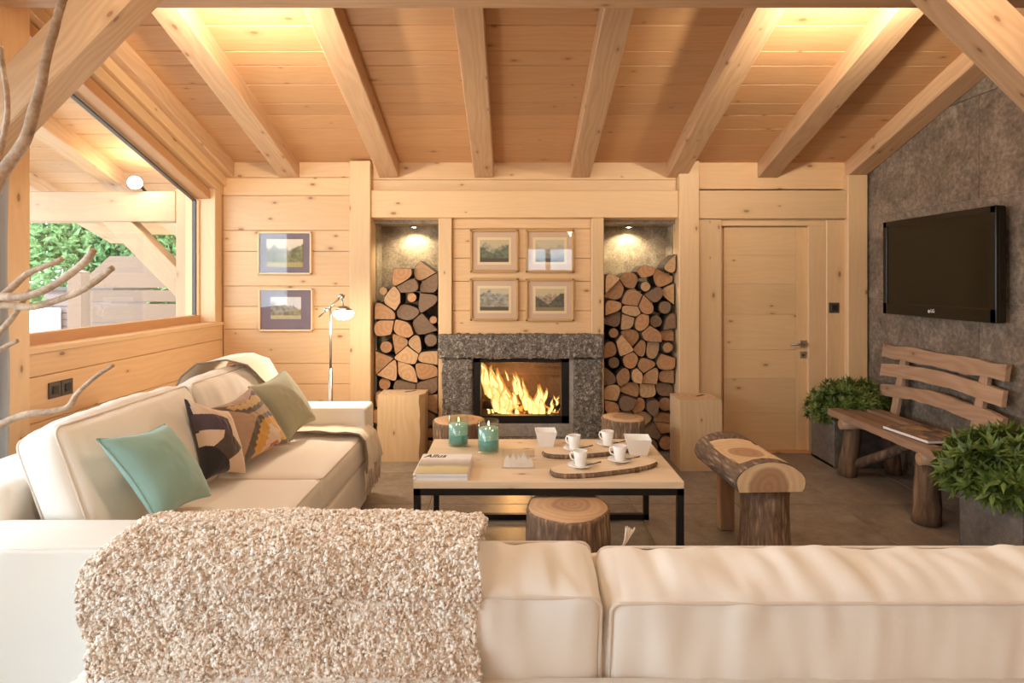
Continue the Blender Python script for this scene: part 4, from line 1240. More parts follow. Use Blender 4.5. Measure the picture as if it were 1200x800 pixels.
MB().lathe([(0, -.016), (.014, -.016), (.014, .016), (0, .016)], 14, Mx=Matrix.Translation((lx - .03, ly, 1.236)) @ Matrix.Rotation(PI / 2, 4, 'X')).build('counterweight', M['chrome'], fl_)
hp = Vector((lx + .098, ly - .02, 1.205))
MB().tube([(lx + .078, ly, 1.33), hp + Vector((0, 0, .045))], .006, 8).build('neck', M['chrome'], fl_)
MB().lathe([(0, .055), (.03, .052), (.06, .030), (.064, .028), (.03, .058), (0, .06)], 28, Mx=Matrix.Translation(hp)).build('shade', M['chrome'], fl_)
MB().lathe([(0, -.040), (.04, -.034), (.068, -.010), (.074, .010), (.06, .028), (0, .030)], 28, Mx=Matrix.Translation(hp)).build('glass_diffuser', M['bulb'], fl_)
light('floor_lamp_light', 'POINT', hp + Vector((.02, -.11, -.06)), 32, (1, .86, .66), shadow_soft_size=.05)


# ================================================================== SOFT THINGS
def rcushion(name, size, Mx, mat, parent, r=.05, puff=(.02, .03, .03), n=(14, 8, 14), wr=.004, seed=0.0, fold=0.0):
    hx_, hy_, hz_ = (q / 2 for q in size)
    nx, ny, nz = n
    co = lambda m, h: [-h + 2 * h * (.5 - .5 * math.cos(PI * i / m)) * .6 + 2 * h * (i / m) * .4 for i in range(m + 1)]
    X, Y_, Z = co(nx, hx_), co(ny, hy_), co(nz, hz_)
    mb = MB(); vid = {}

    def V(i, j, k):
        if (i, j, k) in vid: return vid[(i, j, k)]
        p = Vector((X[i], Y_[j], Z[k])); u, v, w = p.x / hx_, p.y / hy_, p.z / hz_
        q = Vector((max(-hx_ + r, min(hx_ - r, p.x)), max(-hy_ + r, min(hy_ - r, p.y)), max(-hz_ + r, min(hz_ - r, p.z))))
        dv = p - q
        if dv.length > 1e-6: p = q + dv.normalized() * r
        if i in (0, nx): p.x += math.copysign(puff[0], u) * (1 - v * v) * (1 - w * w)
        if j in (0, ny): p.y += math.copysign(puff[1], v) * (1 - u ** 4) * (1 - w ** 4)
        if k in (0, nz): p.z += math.copysign(puff[2], w) * (1 - u ** 4) * (1 - v * v)
        nv = Vector((u ** 5, v ** 5, w ** 5))
        if nv.length > 0: p += nv.normalized() * wr * (-.8 * (1 - v ** 4) * fold * max(0, .35 - abs(mnoise.noise(Vector((p.x * 11 + p.y * 2 + seed, p.y * 2.5, seed))))) / .35 * abs(w) ** 5 + mnoise.noise(Vector((p.x * 9 + seed, p.y * 9, p.z * 5))) + .6 * mnoise.noise(Vector((p.x * 22 + seed, p.y * 6, p.z * 6))))
        vid[(i, j, k)] = len(mb.v); mb.v.append(tuple(p)); return vid[(i, j, k)]
    fs = []
    for i in range(nx):
        for k in range(nz):
            fs += [(V(i, 0, k), V(i + 1, 0, k), V(i + 1, 0, k + 1), V(i, 0, k + 1)), (V(i, ny, k), V(i, ny, k + 1), V(i + 1, ny, k + 1), V(i + 1, ny, k))]
    for j in range(ny):
        for k in range(nz):
            fs += [(V(0, j, k), V(0, j, k + 1), V(0, j + 1, k + 1), V(0, j + 1, k)), (V(nx, j, k), V(nx, j + 1, k), V(nx, j + 1, k + 1), V(nx, j, k + 1))]
    for i in range(nx):
        for j in range(ny):
            fs += [(V(i, j, 0), V(i, j + 1, 0), V(i + 1, j + 1, 0), V(i + 1, j, 0)), (V(i, j, nz), V(i + 1, j, nz), V(i + 1, j + 1, nz), V(i, j + 1, nz))]
    mb.f = fs; mb.mi = [0] * len(fs); mb.sm = [True] * len(fs)
    return mb.build(name, mat, parent, Mx=Mx, recenter=False)


def piping(size, Mx, parent, faces, r=.05, pr=.0045, seed=0.0, plane='y'):
    """welt round the rim of the two big faces"""
    hx_, hy_, hz_ = (q / 2 for q in size)
    for s in faces:
        pts = []
        c = r * .29
        A, B = (hx_, hz_) if plane == 'y' else (hx_, hy_)
        for ca, cb, a0 in ((1, 1, 0), (-1, 1, 90), (-1, -1, 180), (1, -1, 270)):
            for t_ in range(0, 91, 15):
                a = math.radians(a0 + t_)
                pts.append(((A - r) * ca + (r - c * .7) * math.cos(a), (B - r) * cb + (r - c * .7) * math.sin(a)))
        pts.append(pts[0])
        # resample long sides so the welt can wave a little
        fine = []
        for p, q in zip(pts, pts[1:]):
            m = max(1, int(math.hypot(q[0] - p[0], q[1] - p[1]) / .05))
            fine += [(p[0] + (q[0] - p[0]) * k / m, p[1] + (q[1] - p[1]) * k / m) for k in range(m)]
        fine.append(fine[0])
        if plane == 'y': P3 = [Mx @ Vector((p[0], s * (hy_ - c), p[1])) for p in fine]
        else: P3 = [Mx @ Vector((p[0], p[1], s * (hz_ - c))) for p in fine]
        MB().tube(P3, pr, 6, cap=False).build('piping', M['cream_pipe'], parent)


# ---- sofa along the left wall
sl = empty('sofa', (-1.5, 3.05, 0), 'cream slipcovered sofa along the planked wall under the window', 'sofa')
SX0, SX1 = -2.05, -.945
MB().box((SX0, 2.12, .03), (SX1 + .01, 3.97, .285), .02, 3, smooth=True).build('base', M['cream'], sl)
MB().box((SX0, 2.10, .03), (-1.74, 3.98, .745), .04, 4, smooth=True).build('back_frame', M['cream'], sl)
for y0, y1 in ((1.895, 2.13), (3.96, 4.20)):
    o = MB().box((SX0, y0, .03), (SX1, y1, .625), .022, 4, smooth=True).build('arm', M['cream'], sl)
    for yy in (y0 + .008, y1 - .008):
        MB().tube([(SX0 + .02, yy, .618), (SX1 - .02, yy, .618), (SX1 - .006, yy, .60), (SX1 - .006, yy, .06)], .004, 6).build('piping', M['cream_pipe'], o)
for y0, y1 in ((2.135, 3.045), (3.05, 3.955)):
    size = (SX1 + 1.80, y1 - y0, .19)
    Mx = Matrix.Translation(((SX1 - 1.80) / 2 + .005, (y0 + y1) / 2, .375))
    o = rcushion('seat_cushion', size, Mx, M['cream'], sl, .035, (.008, .0, .014), (14, 14, 6), .004, y0)
    piping(size, Mx, o, (1, -1), .035, plane='z')
for y0, y1, sd in ((2.16, 3.07, 0), (3.08, 3.955, 5)):
    size = (y1 - y0, .17, .50)
    # local x -> world y, local y (thickness) -> world -x, leaning back 20 degrees
    Mx = Matrix.Translation((-1.605, (y0 + y1) / 2, .675)) @ Matrix.Rotation(PI / 2, 4, 'Z') @ Matrix.Rotation(math.radians(-20), 4, 'X')
    o = rcushion('back_cushion', size, Mx, M['cream'], sl, .045, (.015, .045, .028), (60, 10, 14), .007, sd, .8)
    piping(size, Mx, o, (1, -1), .045)
for x in (SX0 + .08, SX1 - .08):
    for y in (1.97, 4.12): box('foot', (x - .025, y - .025, .001), (x + .025, y + .025, .035), M['black_plastic'], sl)

# ---- sofa facing the fire, seen from behind
sf = empty('sofa', (.3, 1.6, 0), 'cream slipcovered sofa seen from behind, facing the fire', 'sofa')
FX0, FX1 = -.945, 1.60
MB().box((FX0, 1.06, .03), (FX1, 1.33, .60), .022, 4, smooth=True).build('back_frame', M['cream'], sf)
MB().tube([(FX0 + .008, 1.08, .592), (FX0 + .008, 1.325, .592)], .004, 6).build('piping', M['cream_pipe'], sf)
MB().box((FX0, 1.33, .03), (FX1, 1.885, .285), .02, 3, smooth=True).build('base', M['cream'], sf)
MB().box((1.37, 1.33, .03), (FX1, 1.885, .60), .022, 4, smooth=True).build('arm', M['cream'], sf)
MB().box((FX0, 1.31, .03), (FX0 + .06, 1.885, .60), .02, 4, smooth=True).build('arm', M['cream'], sf)
MB().tube([(FX0 + .008, 1.325, .592), (FX0 + .008, 1.87, .592)], .004, 6).build('piping', M['cream_pipe'], sf)
for x0, x1 in ((-.88, .215), (.225, 1.365)):
    size = (x1 - x0, .55, .17)
    o = rcushion('seat_cushion', size, Matrix.Translation(((x0 + x1) / 2, 1.605, .37)), M['cream'], sf, .035, (.004, .004, .012), (14, 10, 6), .004, x0)
SHEAR = Matrix(((1, 0, 0, 0), (0, 1, 0, 0), (0, .36, 1, 0), (0, 0, 0, 1)))
for x0, x1, dz, sd in ((-.900, .196, .012, 2), (.205, 1.36, 0, 9)):
    size = (x1 - x0, .205, .40)
    Mx = Matrix.Translation(((x0 + x1) / 2, 1.438, .588 + dz)) @ SHEAR
    o = rcushion('back_cushion', size, Mx, M['cream'], sf, .03, (.014, .014, .022), (120, 16, 14), .010, sd, 1.0)
    piping(size, Mx, o, (1, -1), .03)
for x in (FX0 + .07, FX1 - .07):
    for y in (1.13, 1.8): box('foot', (x - .025, y - .025, .001), (x + .025, y + .025, .035), M['black_plastic'], sf)

# ---- cushion on the hidden seat whose tassel shows over the back
tc = empty('tassel_cushion', (.27, 1.68, .46), 'cushion behind the front sofa back, only its beige corner tassel showing', 'cushion')


# ---- scatter pillows
def pillow(name, TL, TR, BR, BL, th, label, pattern, mats, n=40, piped=False, seed=0, e=None):
    k_ = 1.0 if e is not None else .984
    TL, TR, BR, BL = (Vector((q[0] * k_, q[1] * k_, H + (q[2] - H) * k_)) for q in (TL, TR, BR, BL))
    ctr = (TL + TR + BR + BL) / 4
    if e is None: e = empty(name, ctr, label, 'cushion', 'scatter cushions on the left sofa')
    nrm = ((TR - TL).cross(BL - TL)).normalized() * -1       # towards the viewer
    if nrm.dot(Vector((0, 0, H)) - ctr) < 0 and nrm.x < 0: nrm = -nrm
    def mid(u, v):
        # sides pulled in a little between the corners
        uu = u + .065 * math.sin(PI * v) * (1 - 2 * u); vv = v + .065 * math.sin(PI * u) * (1 - 2 * v)
        return TL * (1 - uu) * (1 - vv) + TR * uu * (1 - vv) + BR * uu * vv + BL * (1 - uu) * vv
    fv, bv = [], []
    for j in range(n + 1):
        for i in range(n + 1):
            u, v = i / n, j / n
            prof = (max(0, 4 * u * (1 - u)) ** .42) * (max(0, 4 * v * (1 - v)) ** .42)
            w = .006 * mnoise.noise(Vector((u * 5 + seed, v * 5, seed))) * prof + .0035 * mnoise.noise(Vector((u * 13, v * 11 + seed, seed))) * prof
            m = mid(u, v)
            fv.append(m + nrm * (th * .62 * prof + w + .001)); bv.append(m - nrm * (th * .38 * prof + .001))
    fs, mi = [], []
    N1 = n + 1
    o1 = len(fv)
    for j in range(n):
        for i in range(n):
            f = (j * N1 + i, (j + 1) * N1 + i, (j + 1) * N1 + i + 1, j * N1 + i + 1)
            fs.append(f); mi.append(pattern((i + .5) / n, (j + .5) / n))
            fs.append(tuple(o1 + q for q in f[::-1])); mi.append(len(mats) - 1)
    rim = [i for i in range(N1)] + [j * N1 + n for j in range(1, N1)] + [n * N1 + i for i in range(n - 1, -1, -1)] + [j * N1 for j in range(n - 1, 0, -1)]
    for a, b in zip(rim, rim[1:] + rim[:1]):
        fs.append((a, b, o1 + b, o1 + a)); mi.append(mi[0] if pattern is None else len(mats) - 1)
    MB().add(fv + bv, fs, mi, True).build('cover', mats, e)
    if piped:
        MB().tube([(fv[q] + bv[q]) / 2 for q in rim] + [(fv[0] + bv[0]) / 2], .004, 6, cap=False).build('seam', mats[-1], e)
    return e


def inpoly(u, v, P):
    r = False
    for (x1, y1), (x2, y2) in zip(P, P[1:] + P[:1]):
        if (y1 > v) != (y2 > v) and u < (x2 - x1) * (v - y1) / (y2 - y1) + x1: r = not r
    return r


pillow('teal_cushion', (-1.50, 2.22, .875), (-1.46, 2.58, .845), (-1.295, 2.64, .525), (-1.285, 2.235, .56), .15, 'plain teal linen cushion leaning at the near end of the left sofa', lambda u, v: 0, [M['teal']], 30, True, 1)


def onquad(u, v, q):
    (a, b), (c, d), (e, f), (g, h) = q
    return (a * (1 - u) * (1 - v) + c * u * (1 - v) + e * u * v + g * (1 - u) * v, b * (1 - u) * (1 - v) + d * u * (1 - v) + f * u * v + h * (1 - u) * v)


def geo(u, v):
    x, y = onquad(u, v, ((538, 124), (764, 186), (853, 511), (640, 551)))
    if inpoly(x, y, [(582, 298), (672, 306), (668, 350), (632, 392), (585, 372)]): return 2
    if inpoly(x, y, [(672, 306), (715, 335), (787, 400), (755, 440), (715, 475), (635, 398), (668, 350)]): return 1
    if inpoly(x, y, [(560, 212), (640, 207), (708, 235), (718, 338), (672, 306), (582, 298), (565, 300)]): return 3
    if inpoly(x, y, [(540, 110), (800, 150), (900, 400), (880, 560), (768, 552), (715, 475), (787, 400), (718, 338), (708, 235), (640, 207), (560, 212)]): return 2
    return 0


pillow('geometric_cushion', (-1.547, 2.90, .890), (-1.43, 3.09, .790), (-1.320, 3.04, .492), (-1.425, 2.84, .520), .15, 'black and beige geometric cushion between the teal and mustard ones', geo, [M['black_wool'], M['brown_wool'], M['beige_wool'], M['plum_wool'], M['black_wool']], 110, False, 3)


def kilim(u, v):
    x, y = onquad(u, v, ((644, 178), (880, 62), (1084, 356), (822, 484)))
    saw = lambda t, p: abs((t / p) % 1 - .5) * 2
    xs, ys_ = x + 14 * saw(y, 30), y + 12 * saw(x, 30)
    if inpoly(x, y, [(955, 398), (995, 368), (1004, 380), (965, 410)]): return 4
    if inpoly(xs, y, [(935, 285), (1000, 310), (1025, 365), (960, 410), (930, 450)]): return 5
    if inpoly(xs, ys_, [(880, 285), (910, 265), (965, 240), (1015, 285), (1062, 345), (1020, 385), (975, 420), (935, 470), (915, 492), (885, 475), (868, 400)]): return 2
    if inpoly(x, y, [(838, 262), (930, 212), (990, 238), (1066, 330), (1060, 365), (990, 400), (920, 490), (850, 500), (822, 440), (828, 340)]): return 3
    if inpoly(x, ys_, [(705, 192), (790, 170), (850, 122), (888, 125), (895, 155), (840, 192), (780, 215), (720, 212)]): return 1
    if inpoly(x, y, [(660, 176), (720, 178), (800, 162), (862, 84), (905, 96), (922, 162), (860, 208), (800, 238), (740, 218), (690, 202)]): return 3
    return 0


pillow('kilim_cushion', (-1.56, 3.12, .790), (-1.475, 3.46, .845), (-1.290, 3.56, .500), (-1.375, 3.09, .500), .15, 'woven kilim cushion with mustard zigzags in the middle of the left sofa', kilim, [M['rose_wool'], M['ochre'], M['mustard'], M['grey_brown'], M['red_wool'], M['beige_wool'], M['rose_wool']], 120, False, 6)
pillow('sage_cushion', (-1.524, 3.55, .832), (-1.435, 3.86, .888), (-1.245, 3.90, .565), (-1.312, 3.62, .500), .15, 'plain sage green cushion at the far end of the left sofa', lambda u, v: 0, [M['sage']], 30, True, 8)
pillow('tassel_cushion', (.10, 1.62, .72), (.285, 1.63, .735), (.285, 1.78, .475), (-.05, 1.76, .475), .10, '', lambda u, v: 0, [M['beige_wool']], 16, False, 9, e=tc)
tb = Vector((.292, 1.625, .742))
tm = MB().tube([tb + Vector((-.02, 0, -.02)), tb + Vector((0, 0, .004))], .005, 8)
for k in range(26):
    a, s = random.uniform(0, 2 * PI), random.uniform(.2, 1)
    tm.tube([tb, tb + Vector((.012 + .006 * s * math.cos(a), .006 * s * math.sin(a), .022)), tb + Vector((.024 + .016 * s * math.cos(a), .014 * s * math.sin(a), .046 + .008 * s))], .0016, 5)
tm.build('tassel', M['fringe'], tc)['label'] = 'frayed beige tassel'


# ---- boucle throw over the front sofa back
def ribbon_surface(path, x0f, x1f, nx, thick, amp, seed):
    """path: list of (y, z) from front hem to back hem; returns verts (outer), normals"""
    P = [Vector((0, a, b)) for a, b in path]
    fine = []
    for p, q in zip(P, P[1:]):
        m = max(1, int((q - p).length / .012)); fine += [p.lerp(q, k / m) for k in range(m)]
    fine.append(P[-1])
    return fine


th_path = [(1.66, .50), (1.655, .62), (1.630, .74), (1.600, .815), (1.55, .850), (1.49, .866), (1.42, .866), (1.355, .845), (1.318, .80), (1.302, .74), (1.300, .68), (1.297, .625), (1.24, .617), (1.10, .617), (1.040, .612), (1.030, .58), (1.03, .40)]
fine = ribbon_surface(th_path, 0, 0, 0, 0, 0, 0)
bt = empty('boucle_throw', (-.5, 1.45, .6), 'nubby beige boucle throw draped over the front sofa back', 'throw')
nX = 74; base = MB(); vs = []; nv = []
for j, p in enumerate(fine):
    t_ = (fine[min(j + 1, len(fine) - 1)] - fine[max(j - 1, 0)]).normalized()
    nrm = Vector((0, t_.z, -t_.y)); nrm = -nrm if nrm.dot(p - Vector((0, 1.42, .60))) < 0 and p.z > .62 else nrm
    if p.z > .615: nrm = Vector((0, p.y - 1.44, p.z - .68)).normalized()
    elif p.y > 1.4: nrm = Vector((0, 1, 0))
    elif p.y > 1.06: nrm = Vector((0, 0, 1))
    else: nrm = Vector((0, -1, .3)).normalized()
    for i in range(nX + 1):
        s = i / nX
        xl = -.93 + .045 * min(1, max(0, (.83 - p.z) / .2)) + .007 * math.sin(j * .35); xr = -.072 + .006 * math.sin(j * .5 + 1)
        x = xl + (xr - xl) * s
        q = Vector((x, p.y, p.z)) + nrm * (.010 + .010 * mnoise.noise(Vector((x * 5, p.y * 9, p.z * 9))) + .006 * mnoise.noise(Vector((x * 24, p.y * 30, p.z * 30))))
        if s < .05 and p.z > .62: q.z -= (.05 - s) * .5
        vs.append(q); nv.append(nrm)
W = nX + 1
fs = [(j * W + i, j * W + i + 1, (j + 1) * W + i + 1, (j + 1) * W + i) for j in range(len(fine) - 1) for i in range(nX)]
base.add(vs, fs, 0, True)
# underside so that the cloth has thickness
base.add([v - n_ * .008 for v, n_ in zip(vs, nv)], [f[::-1] for f in fs], 0, True)
base.build('cloth', M['boucle'], bt)
rg = np.random.default_rng(5)
NC = 12000
V_ = np.array([tuple(v) for v in vs]).reshape(len(fine), W, 3); Nn = np.array([tuple(v) for v in nv]).reshape(len(fine), W, 3)
js = rg.uniform(0, len(fine) - 1.001, NC); iss = rg.uniform(-.35, nX + .35, NC).clip(0, nX - .001)
j0, i0 = js.astype(int), iss.astype(int)
fj, fi = (js - j0)[:, None], (iss - i0)[:, None]
P_ = (V_[j0, i0] * (1 - fi) + V_[j0, i0 + 1] * fi) * (1 - fj) + (V_[j0 + 1, i0] * (1 - fi) + V_[j0 + 1, i0 + 1] * fi) * fj
N_ = Nn[j0, i0]
A_ = np.cross(N_, rg.normal(size=(NC, 3))); A_ /= np.linalg.norm(A_, axis=1)[:, None]
B_ = np.cross(N_, A_)
R_ = rg.uniform(.0022, .0042, NC)[:, None]; rr = rg.uniform(.0022, .0034, NC)[:, None]
ph = rg.uniform(0, 6.28, NC)[:, None]
seg = 5; ring = []
for k in range(seg):
    a = ph + (k / (seg - 1)) * 4.6
    c = P_ + N_ * (.002 + R_ * .32 * (1 + np.sin(a))) + A_ * R_ * np.cos(a) + B_ * (R_ * .7 * (k / (seg - 1) - .5))
    d1 = N_ * np.sin(a) + A_ * np.cos(a); d2 = B_
    for m in range(3):
        b_ = 2 * PI * m / 3
        ring.append(c + (d1 * math.cos(b_) + d2 * math.sin(b_)) * rr)
allv = np.stack(ring, 1).reshape(-1, 3)
idx = np.arange(NC)[:, None] * (seg * 3)
quads = []
for k in range(seg - 1):
    for m in range(3):
        quads.append(np.concatenate([idx + k * 3 + m, idx + k * 3 + (m + 1) % 3, idx + (k + 1) * 3 + (m + 1) % 3, idx + (k + 1) * 3 + m], 1))
F_ = np.stack(quads, 1).reshape(-1, 4)
# round nubs of yarn between the loops
NB = 34000
js = rg.uniform(0, len(fine) - 1.001, NB); iss = rg.uniform(-.35, nX + .35, NB).clip(0, nX - .001)
j0, i0 = js.astype(int), iss.astype(int); fj, fi = (js - j0)[:, None], (iss - i0)[:, None]
P_ = (V_[j0, i0] * (1 - fi) + V_[j0, i0 + 1] * fi) * (1 - fj) + (V_[j0 + 1, i0] * (1 - fi) + V_[j0 + 1, i0 + 1] * fi) * fj
N_ = Nn[j0, i0]
gr = (1 + 5 ** .5) / 2
ico = np.array([(-1, gr, 0), (1, gr, 0), (-1, -gr, 0), (1, -gr, 0), (0, -1, gr), (0, 1, gr), (0, -1, -gr), (0, 1, -gr), (gr, 0, -1), (gr, 0, 1), (-gr, 0, -1), (-gr, 0, 1)]) / 1.902
icf = np.array([(0, 11, 5), (0, 5, 1), (0, 1, 7), (0, 7, 10), (0, 10, 11), (1, 5, 9), (5, 11, 4), (11, 10, 2), (10, 7, 6), (7, 1, 8), (3, 9, 4), (3, 4, 2), (3, 2, 6), (3, 6, 8), (3, 8, 9), (4, 9, 5), (2, 4, 11), (6, 2, 10), (8, 6, 7), (9, 8, 1)])
rad3 = rg.uniform(.0026, .0052, (NB, 1, 1)) * rg.uniform(.7, 1.25, (NB, 1, 3))
nub = (P_ + N_ * rg.uniform(.0015, .006, (NB, 1)))[:, None, :] + ico[None] * rad3
nf = (np.arange(NB)[:, None, None] * 12 + icf[None]).reshape(-1, 3)
me = bpy.data.meshes.new('yarn_nubs')
me.vertices.add(NB * 12); me.vertices.foreach_set('co', nub.ravel().astype(np.float32))
me.loops.add(nf.size); me.loops.foreach_set('vertex_index', nf.ravel().astype(np.int32))
me.polygons.add(len(nf)); me.polygons.foreach_set('loop_start', np.arange(0, nf.size, 3, dtype=np.int32))
me.polygons.foreach_set('use_smooth', np.ones(len(nf), dtype=bool))
me.materials.append(M['boucle']); me.update(calc_edges=True); me.validate()
o = link(bpy.data.objects.new('yarn_nubs', me), Matrix.Identity(4), bt); o['kind'] = 'stuff'
me = bpy.data.meshes.new('yarn_loops')
me.vertices.add(len(allv)); me.vertices.foreach_set('co', allv.ravel().astype(np.float32))
me.loops.add(F_.size); me.loops.foreach_set('vertex_index', F_.ravel().astype(np.int32))
me.polygons.add(len(F_)); me.polygons.foreach_set('loop_start', np.arange(0, F_.size, 4, dtype=np.int32))
me.polygons.foreach_set('use_smooth', np.ones(len(F_), dtype=bool))
me.materials.append(M['boucle']); me.update(calc_edges=True); me.validate()
o = link(bpy.data.objects.new('yarn_loops', me), Matrix.Identity(4), bt); o['kind'] = 'stuff'

# ---- knitted throw at the far end of the left sofa
kt = empty('knitted_throw', (-1.3, 3.9, .5), 'oatmeal knitted throw with dark border over the far end of the left sofa', 'throw')
path = [(-1.84, .62), (-1.845, .80), (-1.825, .905), (-1.78, .965), (-1.66, .975), (-1.565, .94), (-1.475, .79), (-1.40, .63), (-1.375, .545), (-1.36, .505), (-1.15, .508), (-1.02, .505), (-.945, .492), (-.908, .455), (-.900, .38), (-.897, .27)]
P = [Vector((a, 0, b)) for a, b in path]; fine = []
for p, q in zip(P, P[1:]):
    m = max(1, int((q - p).length / .015)); fine += [p.lerp(q, k / m) for k in range(m)]
fine.append(P[-1]); nT = len(fine)
y0f = lambda s: 3.36 + (3.765 - 3.36) * min(1, max(0, (s - .12) / .36)) + .012 * math.sin(s * 30)
y1f = lambda s: 3.945 if s < .78 else 3.945 + (4.16 - 3.945) * (s - .78) / .22
nY = 22; vs = []; mi = []
for j, p in enumerate(fine):
    s = j / (nT - 1)
    t_ = (fine[min(j + 1, nT - 1)] - fine[max(j - 1, 0)]).normalized(); nrm = Vector((-t_.z, 0, t_.x))
    for i in range(nY + 1):
        u = i / nY; y = y0f(s) + (y1f(s) - y0f(s)) * u
        vs.append(Vector((p.x, y, p.z)) + nrm * (.012 + .008 * mnoise.noise(Vector((p.x * 8, y * 9, p.z * 8))) - (.02 * max(0, s - .8) / .2 * (math.sin(u * 17) * .5))))
W = nY + 1
fs = [(j * W + i, (j + 1) * W + i, (j + 1) * W + i + 1, j * W + i + 1) for j in range(nT - 1) for i in range(nY)]
mi = [1 if i < 1 else 0 for j in range(nT - 1) for i in range(nY)]
mi = [0] * len(fs)
kb = MB().add(vs, fs, mi, True)
kb.add([v - Vector((.003, 0, .004)) for v in vs], [f[::-1] for f in fs], mi, True)
kb.build('cloth', [M['knit'], M['knit_dark']], kt)
MB().tube([vs[j * W] for j in range(nT)], .0055, 6).build('border', M['knit_dark'], kt)
fg = MB()
for i in range(0, 46):
    u = i / 45; y = y0f(1) + (y1f(1) - y0f(1)) * u; b0 = Vector((-.892 + random.uniform(-.006, .006), y, .272))
    fg.tube([b0 + Vector((0, 0, .01)), b0 + Vector((random.uniform(-.006, .008), random.uniform(-.006, .006), -.06)), b0 + Vector((random.uniform(-.01, .012), random.uniform(-.012, .012), -.13 - random.uniform(0, .02)))], [.0035, .003, .002], 5)
fg.build('fringe', M['fringe'], kt)['kind'] = 'stuff'

# ================================================================== CURTAIN
cu = MB(); vs = []; nP = 40
for zi in range(13):
    z = .03 + (2.18 - .03) * zi / 12
    for i in range(nP + 1):
        s = i / nP
        vs.append((-2.345 + .03 * math.sin(s * 34) + .006 * math.sin(zi + s * 9), 2.55 + .28 * s, z))
fs = [(a * (nP + 1) + i, a * (nP + 1) + i + 1, (a + 1) * (nP + 1) + i + 1, (a + 1) * (nP + 1) + i) for a in range(12) for i in range(nP)]
ce = empty('curtain', (-2.345, 2.7, .03), 'grey floor-length curtain hanging beside the window post', 'curtain')
cu.add(vs, fs, 0, True).add([(x + .003, y, z) for x, y, z in vs], [f[::-1] for f in fs], 0, True).build('cloth', M['curtain'], ce)
MB().tube([(-2.345, -.1, 2.20), (-2.345, 2.79, 2.20)], .012, 10).build('rail', M['black_metal'], ce)

# ================================================================== DRIFTWOOD
dw = empty('driftwood_branch', (-1.85, 1.62, 0), 'pale bare driftwood branches reaching in at the left edge of the photo', 'branch')


def branch(pts, rs, name='branch', Y=1.66):
    P = [at(px, py, Y + dy) if len(pts[0]) == 3 else at(px, py, Y) for px, py, *dy_ in pts for dy in ((dy_ or [0])[0],)]
    # smooth through the points
    out, ro = [], []
    n = len(P)
    for i in range(n - 1):
        p0, p1, p2, p3 = P[max(0, i - 1)], P[i], P[i + 1], P[min(n - 1, i + 2)]
        for k in range(6):
            t = k / 6
            q = .5 * ((2 * p1) + (p2 - p0) * t + (2 * p0 - 5 * p1 + 4 * p2 - p3) * t * t + (3 * p1 - p0 - 3 * p2 + p3) * t ** 3)
            r = rs[i] + (rs[i + 1] - rs[i]) * t
            out.append(q + Vector((mnoise.noise(q * 14), 0, mnoise.noise(q * 14 + Vector((5, 5, 5))))) * .003); ro.append(r * (1 + .10 * mnoise.noise(q * 30)))
    out.append(P[-1]); ro.append(rs[-1])
    MB().tube(out, [q * (.80 if name == 'branch' else .95) for q in ro], 12).build(name, M['driftwood'], dw)


foot = (-205, 963)
branch([foot, (-150, 760), (-110, 560), (-90, 430), (-60, 330), (-25, 255), (2, 205), (28, 165), (45, 110), (58, 55), (72, 5), (90, -60)], [.06, .05, .04, .034, .028, .022, .018, .016, .014, .012, .0105, .008], 'trunk')
branch([(-60, 330, 0), (-25, 312, -.02), (8, 304, -.04), (45, 285, -.08), (85, 302, -.09), (109, 293, -.10)][:1] + [(-20, 318, -.02), (15, 303, -.04), (60, 281, -.06), (90, 262, -.06)][:0] + [(-25, 355, -.02), (0, 348, -.03), (30, 347, -.05), (60, 336, -.06), (95, 310, -.07), (110, 293, -.08)], [.022, .016, .0135, .013, .012, .0125, .011])
branch([(-70, 360, .02), (-25, 356, .0), (10, 357, -.02), (45, 359, -.03), (85, 345, -.05), (112, 330, -.06), (132, 314, -.07)], [.022, .017, .0125, .0115, .011, .0105, .0095])
branch([(-70, 380, .04), (-20, 368, .03), (5, 345, .02), (30, 323, .01), (55, 311, 0), (73, 303, 0)], [.02, .014, .012, .010, .009, .0085])
branch([(-100, 520, .02), (-50, 440, .02), (-10, 398, .02), (15, 372, .02), (35, 340, .02)], [.02, .015, .011, .0095, .007])
branch([(-105, 540, 0), (-50, 518, 0), (0, 497, -.01), (35, 485, -.02), (60, 482, -.03), (81, 476, -.03), (90, 462, -.04), (108, 445, -.05), (133, 428, -.06)], [.026, .019, .0125, .0115, .011, .010, .008, .007, .0055])
branch([(-85, 430, .0), (-35, 420, 0), (-5, 411, 0), (10, 404, 0), (21, 399, 0)], [.018, .012, .009, .008, .007])
branch([(-60, 330, 0), (-35, 270, 0), (-10, 215, 0), (6, 150, 0), (8, 110, 0), (3, 75, 0), (1, 55, 0)], [.022, .016, .011, .009, .008, .008, .006])

# ================================================================== BENCH
be = empty('rustic_bench', (2.65, 4.03, 0), 'rustic log-legged bench with wavy slat back against the stone wall', 'bench')


